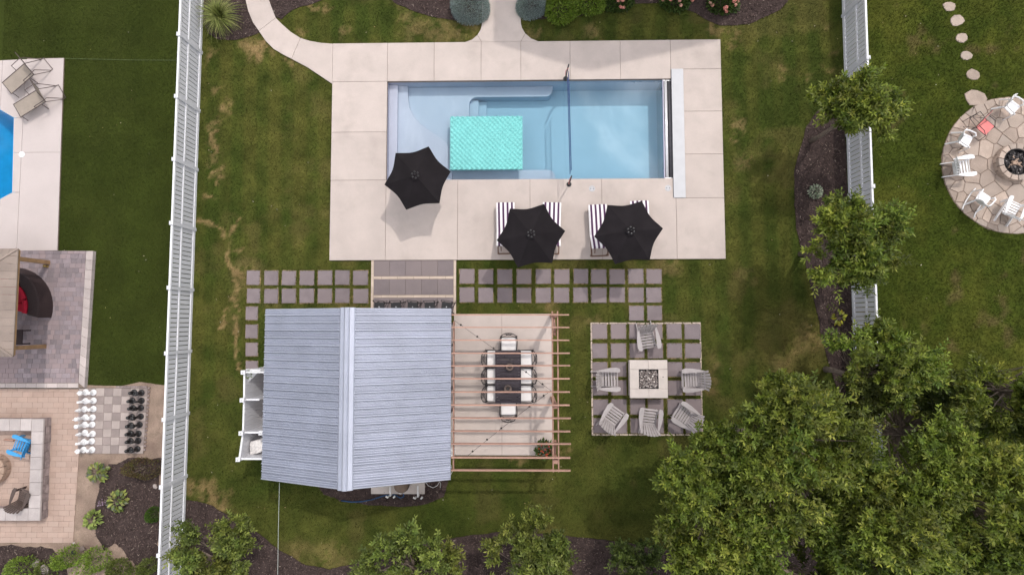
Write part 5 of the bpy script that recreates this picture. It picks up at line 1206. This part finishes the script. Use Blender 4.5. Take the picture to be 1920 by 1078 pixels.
# ------------------------------------------------------------------ trees along the right fence and the lower edge
tg = 'leafy trees along the right fence and lower edge'
tree('small bushy tree overhanging the right fence nearest the top', 1592, 220, 2.7, 60, 66, 13, 101, rzf=.8, Ln=.18, W=.062, group=tg)
tree('bushy tree spreading across the right fence beside the lone variegated plant', 1578, 458, 2.9, 80, 98, 13, 131, rzf=.8, Ln=.18, W=.062, group=tg)
tree('loose tree straddling the right fence just above the dense lower trees', 1630, 705, 2.8, 84, 85, 11, 103, rzf=.75, group=tg)
tree('large dense tree whose crown almost touches the fire pit patio', 1468, 845, 4.6, 112, 180, 15, 104, group=tg)
tree('large dense tree at the lower right reaching furthest left over the lawn', 1368, 985, 4.3, 112, 180, 15, 105, group=tg)
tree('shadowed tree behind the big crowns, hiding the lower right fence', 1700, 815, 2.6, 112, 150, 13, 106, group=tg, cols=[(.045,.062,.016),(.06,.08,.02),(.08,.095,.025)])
tree('big rounded tree at the bottom right, second from the corner', 1640, 985, 4.9, 122, 200, 15, 107, group=tg)
tree('big rounded tree filling the bottom right corner', 1822, 950, 5.2, 128, 210, 15, 108, group=tg)
tree('tree at the right edge growing out of the neighbour lawn', 1892, 735, 4.2, 86, 105, 14, 109, group=tg)
tree('dense tree filling the gap between the two largest lower right crowns', 1572, 965, 3.6, 100, 130, 14, 116, group=tg)
tree('tall tree cut by the bottom edge between the two big rounded crowns', 1490, 1085, 4.8, 112, 140, 15, 110, group=tg)
BOT = [(.095,.12,.026),(.125,.15,.034),(.075,.10,.022),(.15,.17,.045)]
tree('upright young tree at the bottom edge below the pool equipment', 775, 1072, 2.4, 84, 105, 14, 111, rzf=.95, group=tg, cols=BOT, Ln=.15)
tree('upright young tree at the bottom edge below the pergola', 985, 1070, 2.4, 74, 90, 14, 112, rzf=.95, group=tg, cols=BOT, Ln=.15)
tree('low dark young tree in the mulch left of the big lower right trees', 1180, 1080, 1.5, 50, 45, 11, 113, rzf=.8, group=tg, cols=[(.05,.075,.018),(.065,.095,.022),(.085,.115,.03)], Ln=.13)
tree('bright green young tree leaning over the bottom of the left fence', 402, 1052, 2.0, 64, 75, 12, 114, rzf=.85, group=tg, cols=BOT, Ln=.13)
tree('small green tree in the far bottom right edge behind the corner crown', 1920, 1070, 4.0, 90, 120, 10, 115, group=tg)
def shrub(label, x, y, z, rx, ry, rz, n, Ln, W, cols, seed, name='shrub', cat='shrub', jag=.18, upb=.35, group=None, stems=4, lumps=9, inner=.55):
    p = G(x, y, z); t = thing(name, label, cat, (*p, 0), 0, group)
    for k in range(stems):
        a = k*2.4+seed; MB().tube([(.03*math.cos(a),.03*math.sin(a),0),(rx*.3*math.cos(a),ry*.3*math.sin(a),rz*.6),(rx*.6*math.cos(a),ry*.6*math.sin(a),rz*.95)], [.018,.012,.005], 5).build('stem', M['bark'], t)
    dome(t, 'foliage', (0,0,rz*.25), rx, ry, rz, n, Ln, W, cols, seed, jag, upb, 'leaf', lumps, inner)
    return t
BLUE = [(.22,.27,.29),(.28,.33,.35),(.15,.20,.22),(.34,.385,.40)]
shrub('dome of blue spruce left of the house walk', 879, 6, .5, .78, .74, .80, 15000, .075, .013, BLUE, 201, 'blue_spruce', 'shrub', .12, .2, lumps=16, inner=.7)
shrub('dome of blue spruce right of the house walk', 995, 3, .5, .62, .58, .70, 12000, .075, .013, BLUE, 202, 'blue_spruce', 'shrub', .12, .2, lumps=16, inner=.7)
shrub('bright green leafy shrub right of the blue spruces', 1052, 10, .45, .62, .58, .65, 2600, .12, .055, FRESH, 203)
shrub('bright green leafy shrub among the pink hydrangeas', 1108, 2, .45, .60, .42, .6, 2200, .12, .055, FRESH, 204)
def hydrangea(label, x, y, n, rx, ry, seed):
    t = shrub(label, x, y, .35, rx, ry, .55, 1500, .11, .06, [(.05,.085,.02),(.07,.105,.025),(.035,.06,.015)], seed, 'hydrangea', 'shrub'); r = random.Random(seed)
    for k in range(n):
        a, u = r.uniform(0,6.28), .45+.55*math.sqrt(r.random()); c = (rx*1.02*u*math.cos(a), ry*1.02*u*math.sin(a), .14+.55*math.sqrt(max(.02,1-u*u*.95)))
        mb = MB()
        for j in range(46):                               # a head is a ball of small petals
            th, z = r.uniform(0,6.28), r.uniform(-.3,1); q = math.sqrt(1-z*z); d = Vector((q*math.cos(th), q*math.sin(th), z)); s = d.orthogonal().normalized(); w_ = d.cross(s); R_ = .068*r.uniform(.9,1.12); e = .026
            pc = Vector(c)+d*R_; mb.add([pc+s*e, pc+w_*e, pc-s*e, pc-w_*e, pc-d*.02], [(0,1,2,3),(0,4,1),(1,4,2),(2,4,3),(3,4,0)])
        mb.build('flower_head', M['petal'], t)
hydrangea('pink hydrangea next to the bright green shrubs', 1160, 0, 14, .66, .34, 301)
hydrangea('pink hydrangea in the middle of the upper right bed', 1270, -3, 17, .62, .42, 302)
hydrangea('pink hydrangea at the wide right end of the upper bed', 1357, 2, 20, .56, .42, 303)
# ornamental grass by the left fence
t = thing('ornamental_grass', 'fountain of long pale green ornamental grass by the top of the left fence', 'grass clump', (*G(421,40), 0)); r = np.random.default_rng(77); nb_ = 950; ns2 = 6
a = r.uniform(0, 6.283, nb_); ln = r.uniform(.75,1.5,nb_); tilt = r.uniform(.0,1.0,nb_)**.8; cols_ = leafcol(r, nb_, [(.16,.19,.05),(.21,.235,.07),(.12,.155,.04),(.27,.265,.10)]); Vv = []; Cc_ = []
for j in range(ns2+1):
    f = j/ns2; rad = ln*tilt*(f**1.25)*.85; z = ln*(1.25*f-(.45+.55*tilt)*f*f)*.95+.02; w_ = .012*(1-f*.85); px_, py_ = .07*np.cos(a*3.1)+rad*np.cos(a), .07*np.sin(a*3.1)+rad*np.sin(a)
    for s in (-1, 1): Vv.append(np.column_stack([px_-s*w_*np.sin(a), py_+s*w_*np.cos(a), z])); Cc_.append(cols_)
Vv = np.stack(Vv, 1); nv_ = 2*(ns2+1); base = np.arange(nb_)*nv_
Fq = np.concatenate([np.stack([base+2*j, base+2*j+1, base+2*j+3, base+2*j+2], 1) for j in range(ns2)])
npmesh('blades', Vv.reshape(-1,3), Fq, M['grass'], np.repeat(cols_, nv_, axis=0), t); MB().lathe([(.12,0),(.10,.08),(.0001,.10)], 10).build('crown', M['bark'], t)
# hostas and other plants of the beds
def hosta(label, x, y, r0, seed, cols, n=70, name='hosta', Lf=.19):
    t = thing(name, label, 'plant', (*G(x,y,.15), 0)); r = np.random.default_rng(seed); a = r.uniform(0,6.283,n); u = np.sqrt(r.random(n)); rad = r0*u*.75
    P = np.column_stack([rad*np.cos(a), rad*np.sin(a), .12+.22*(1-u*u)+r.normal(0,.02,n)]); D = np.column_stack([np.cos(a), np.sin(a), .75-1.0*u])+r.normal(0,.15,(n,3))
    leaves('foliage', P, D, r.uniform(.8,1.15,n)*Lf, r.uniform(.8,1.1,n)*Lf*.62, leafcol(r, n, cols), M['leaf'], t, r)
    st = MB()
    for k in range(0, n, 3): st.tube([(0,0,0), tuple(P[k]*np.array([.5,.5,.8])), tuple(P[k])], .006, 4)
    st.build('stems', M['twig'], t); return t
YG = [(.22,.25,.05),(.15,.20,.045),(.30,.30,.09),(.10,.15,.05),(.16,.17,.14)]
hosta('yellow-green hosta nearest the chessboard', 183, 885, .42, 401, YG, 95); hosta('yellow-edged hosta in the middle of the left mulch bed', 221, 939, .42, 402, YG, 100); hosta('pale green hosta beside the tan patio edge', 174, 973, .34, 403, [(.20,.25,.06),(.26,.30,.09),(.15,.20,.05)], 85)
shrub('round clipped boxwood against the lower left fence', 283, 967, .3, .29, .30, .38, 2600, .035, .02, [(.05,.10,.012),(.07,.125,.016),(.04,.08,.01)], 404, 'boxwood')
shrub('dark red-brown barberry below the chessboard', 262, 881, .4, .72, .42, .55, 1300, .07, .035, [(.075,.042,.024),(.10,.07,.028),(.05,.032,.018),(.105,.105,.028)], 405, 'barberry', jag=.35)
hosta('small purple-leaved plant beside the middle hosta', 192, 941, .12, 406, [(.25,.17,.24),(.2,.15,.2)], 20, 'bedding_plant', .08)
for k, (x, y, z, rx, rz, sd, cl, lb) in enumerate(((35,1068,.4,.55,.6,411,FRESH,'bright green shrub in the bottom left corner'),(118,1052,.6,.42,.8,412,FRESH,'narrow green shrub beside the leaning garden lamp'),(168,1055,.6,.50,.75,413,FRESH,'largest green shrub right of the leaning garden lamp'),(216,1070,.4,.42,.5,414,BOT,'low green shrub on the bare soil at the bottom left'),(275,1064,.5,.30,.7,415,BOT,'narrow green shrub against the foot of the left fence'),(75,1080,.4,.40,.5,416,BOT,'low loose shrub between the two rocks and the bottom edge'),(250,1082,.3,.36,.4,417,BOT,'small dark shrub cut by the bottom edge near the left fence'))):
    shrub(lb, x, y, z, rx, rx*.9, rz, 1500 if rx > .4 else 900, .085, .034, cl, sd, jag=.38)
hosta('white-variegated round plant alone in the right fence bed', 1529.5, 359, .33, 420, [(.32,.34,.27),(.22,.27,.19),(.40,.41,.34),(.14,.20,.12)], 260, 'variegated_plant', .085)
hosta('white-variegated plant half hidden under the spreading fence tree', 1545, 412, .26, 421, [(.32,.34,.27),(.22,.27,.19),(.40,.41,.34)], 150, 'variegated_plant', .085)
hosta('yellow leafy plant at the lower end of the right fence bed', 1572, 595, .26, 422, [(.34,.30,.03),(.26,.26,.03),(.16,.19,.03)], 26, 'yellow_plant', .17)
hosta('small green seedlings in the right fence bed', 1560, 575, .16, 423, GREEN, 14, 'bedding_plant', .08)
# rocks, garden lamp, butterfly stake
def rock(label, x, y, s, seed):
    r = random.Random(seed); mb = MB(); m_ = 7; n_ = 10; vs = []
    for i in range(m_+1):
        for k in range(n_):
            th, ph_ = math.pi*i/m_, 2*math.pi*k/n_; q = s*r.uniform(.82,1.1) if 0 < i < m_ else s
            vs.append((q*math.sin(th)*math.cos(ph_)*1.25, q*math.sin(th)*math.sin(ph_), q*.62*-math.cos(th)+s*.4))
    mb.add(vs, [(i*n_+k, i*n_+(k+1) % n_, (i+1)*n_+(k+1) % n_, (i+1)*n_+k) for i in range(m_) for k in range(n_)])
    tag(mb.build('garden_rock', M['rock'], None, G3(x,y), r.uniform(0,3)), label, 'rock', 'rocks in the left beds')
rock('pale grey rock left of the narrow shrub, upper of the pair', 71, 1054, .15, 1); rock('grey rock beside the first, lower of the pair', 86, 1065, .16, 2); rock('small pale rock near the barberry and the left fence', 292, 911, .085, 3); rock('tiny pale rock at the corner of the tan patio', 139, 1018, .06, 4)
gl_ = thing('garden_lamp', 'black garden lamp leaning over at the corner of the tan patio', 'garden lamp', (*G(117,1045), 0))
tipx, tipy = np.array(G(150,1029))-np.array(G(117,1045)); MB().tube([(0,0,.03),(tipx*.9,tipy*.9,.22)], .014, 7).build('pole', M['black_metal'], gl_); MB().beam((tipx*.35,tipy*.35,.10),(tipx*.55,tipy*.55,.15), .05, .05).build('clamp', M['black_metal'], gl_)
MB().lathe([(.04,0),(.085,.05),(.09,.10),(.0001,.11)], 12, (tipx*.92,tipy*.92,.18)).build('lamp_head', M['black_metal'], gl_); MB().box((tipx*1.28,tipy*1.25,.16),(.20,.16,.02),Matrix.Rotation(.5,3,'Z')).build('solar_panel', M['pot'], gl_)
bf = thing('butterfly_stake', 'white and pale blue butterfly ornament on a stake in the upper right bed', 'ornament', (*G(1418.5,7), 0))
M['wing'] = mat('butterfly_wing', (.62,.74,.78), .5, .15, 30)
for s in (-1, 1):
    MB().prism([(0,.01),(s*.05,.10),(s*.10,.11),(s*.095,.02),(s*.06,-.01)], .50, .506).build('wing', M['wing'], bf); MB().prism([(0,-.012),(s*.055,-.015),(s*.07,-.06),(s*.03,-.10)], .50, .506).build('wing', M['white'], bf)
MB().tube([(0,-.06,.50),(0,.06,.51)], .010, 6).build('body', M['black_metal'], bf); MB().tube([(0,0,0),(0,0,.50)], .005, 5).build('stake', M['black_metal'], bf)
# ------------------------------------------------------------------ grass blades and mulch chips
EX = [(p, p.min(0), p.max(0)) for p in EXCL]
def allowed(x, y, polys=EX):
    ok = np.ones(len(x), bool)
    for p, lo, hi_ in polys:
        c = ok & (x > lo[0]) & (x < hi_[0]) & (y > lo[1]) & (y < hi_[1]); ii = np.nonzero(c)[0]
        if len(ii): ok[ii[inpoly(x[ii], y[ii], p)]] = False
    return ok
def blades(name, label, x, y, colorf, seed, hmin=.03, hmax=.06, wd=.012):
    r = np.random.default_rng(seed); n = len(x); a = r.uniform(0,6.283,n); h = r.uniform(hmin,hmax,n); ln_ = r.uniform(.2,.9,n)*h; c = colorf(x, y)*r.uniform(.60,1.65,(n,1))
    w_ = r.uniform(.6,1.3,n)*wd; ca, sa = np.cos(a), np.sin(a)
    v0 = np.column_stack([x-sa*w_, y+ca*w_, np.zeros(n)]); v1 = np.column_stack([x+sa*w_, y-ca*w_, np.zeros(n)]); v2 = np.column_stack([x+ca*ln_, y+sa*ln_, h])
    V_ = np.stack([v0,v1,v2],1).reshape(-1,3); i_ = np.arange(n)*3; F_ = np.stack([i_,i_+1,i_+2],1)
    return stuff(npmesh(name, V_, F_, M['grass'], np.repeat(c, 3, axis=0)), label)
n = 420000; y = rng.uniform(-11.5, 13.6, n); x = fl_x(y)+.06+(fr_x(y)-fl_x(y)-.12)*rng.random(n); ok = allowed(x, y); x, y = x[ok], y[ok]
blades('lawn_grass', 'short mown grass of the main yard', x, y, lawn_color, 1)
n = 120000; y = rng.uniform(-9, 13.6, n); x = fr_x(y)+.08+(21.0-fr_x(y))*rng.random(n); ok = allowed(x, y); x, y = x[ok], y[ok]
blades('neighbour_grass', 'green lawn grass right of the right fence', x, y, rlawn_color, 2, .035, .075)
def turf_color(x, y):
    n1 = fbm(x, y, .6, 151, 4); n2 = fbm(x, y, 3.0, 152, 3); st = .5+.5*np.sin(x*2*math.pi/3.6+fbm(x, y, .3, 153)*3); k = np.clip((n1-.5)*1.3+.4+(n2-.5)*.8+(st-.5)*.25, 0, 1)[:,None]
    return np.array([.029,.041,.0066])*(1-k)+np.array([.055,.065,.0115])*k
n = 170000; y = rng.uniform(-4, 13.6, n); x = -21.5+(fl_x(y)-.06+21.5)*rng.random(n); ok = allowed(x, y); x, y = x[ok], y[ok]
blades('turf_pile', 'short fibres of the artificial turf left of the left fence', x, y, turf_color, 4, .02, .04, .010)
n = 330; y = rng.uniform(-9.5, 13, n); x = rng.uniform(-20, 19, n); ok = allowed(x, y); x, y = x[ok], y[ok]; n = len(x)
D_ = np.column_stack([np.cos(x*77), np.sin(x*77), rng.uniform(-.1,.3,n)]); C_ = leafcol(rng, n, [(.42,.36,.26),(.30,.20,.10),(.50,.46,.40),(.22,.20,.06)])
stuff(leaves('fallen_leaves', np.column_stack([x, y, np.full(n,.045)]), D_, rng.uniform(.03,.07,n), rng.uniform(.02,.04,n), C_, M['leaf'], None, rng), 'scattered pale fallen leaves lying on the lawns')
# longer fringe round the pavers
fx_, fy_ = [], []
for (x0,y0,x1,y1) in A+Bp+Cp:
    k = 90; t_ = rng.random(k); sd_ = rng.integers(0, 4, k); o_f = rng.uniform(-.022, .03, k)
    fx_.append(np.where(sd_ == 0, x0-o_f, np.where(sd_ == 1, x1+o_f, x0+(x1-x0)*t_))); fy_.append(np.where(sd_ == 2, y0-o_f, np.where(sd_ == 3, y1+o_f, y0+(y1-y0)*t_)))
def fringe_col(x, y): k = rng.random((len(x),1)); return lawn_color(x, y)*(1-.45*k)+np.array([.16,.13,.04])*.45*k
blades('paver_edge_grass', 'grass creeping over the edges of the stepping pavers', np.concatenate(fx_), np.concatenate(fy_), fringe_col, 3, .045, .085, .011)
cxs, cys = [], []
for key, p in BEDS.items():
    q_ = np.array(p); lo, hi_ = q_.min(0), q_.max(0); lo = np.maximum(lo, [-21.5,-11]); hi_ = np.minimum(hi_, [20,14]); ar = max(0,(hi_-lo).prod()); k = int(ar*260); xx = rng.uniform(lo[0],hi_[0],k); yy = rng.uniform(lo[1],hi_[1],k); m_ = inpoly(xx, yy, p); cxs.append(xx[m_]); cys.append(yy[m_])
x, y = np.concatenate(cxs), np.concatenate(cys); n = len(x); a = rng.uniform(0,6.283,n); tl_ = rng.normal(0,.35,n); L_ = rng.uniform(.02,.05,n); W_ = rng.uniform(.006,.014,n); z = rng.uniform(.026,.045,n)
d = np.column_stack([np.cos(a), np.sin(a), tl_]); s_ = np.column_stack([-np.sin(a), np.cos(a), rng.normal(0,.4,n)]); c0 = np.column_stack([x,y,z+np.abs(tl_)*L_*.6])
h_ = np.array([0,0,.006])
V_ = np.stack([c0-d*L_[:,None]-s_*W_[:,None], c0+d*L_[:,None]-s_*W_[:,None], c0+d*L_[:,None]*.8+s_*W_[:,None], c0-d*L_[:,None]*.9+s_*W_[:,None], c0-h_*2], 1).reshape(-1,3); i_ = np.arange(n)*5
F_ = np.concatenate([np.stack([i_,i_+1,i_+2],1), np.stack([i_,i_+2,i_+3],1), np.stack([i_+1,i_,i_+4],1), np.stack([i_+3,i_+2,i_+4],1)])
cc_ = leafcol(rng, n, [(.065,.046,.042),(.10,.072,.063),(.045,.032,.029),(.08,.055,.05)]); pale = rng.random(n) < .035; cc_[pale] = np.array([.24,.19,.16])*rng.uniform(.6,1.2,(pale.sum(),1))
stuff(npmesh('mulch_chips', V_, F_, M['chip'], np.repeat(cc_, 5, axis=0)), 'brown bark chips covering the planting beds')
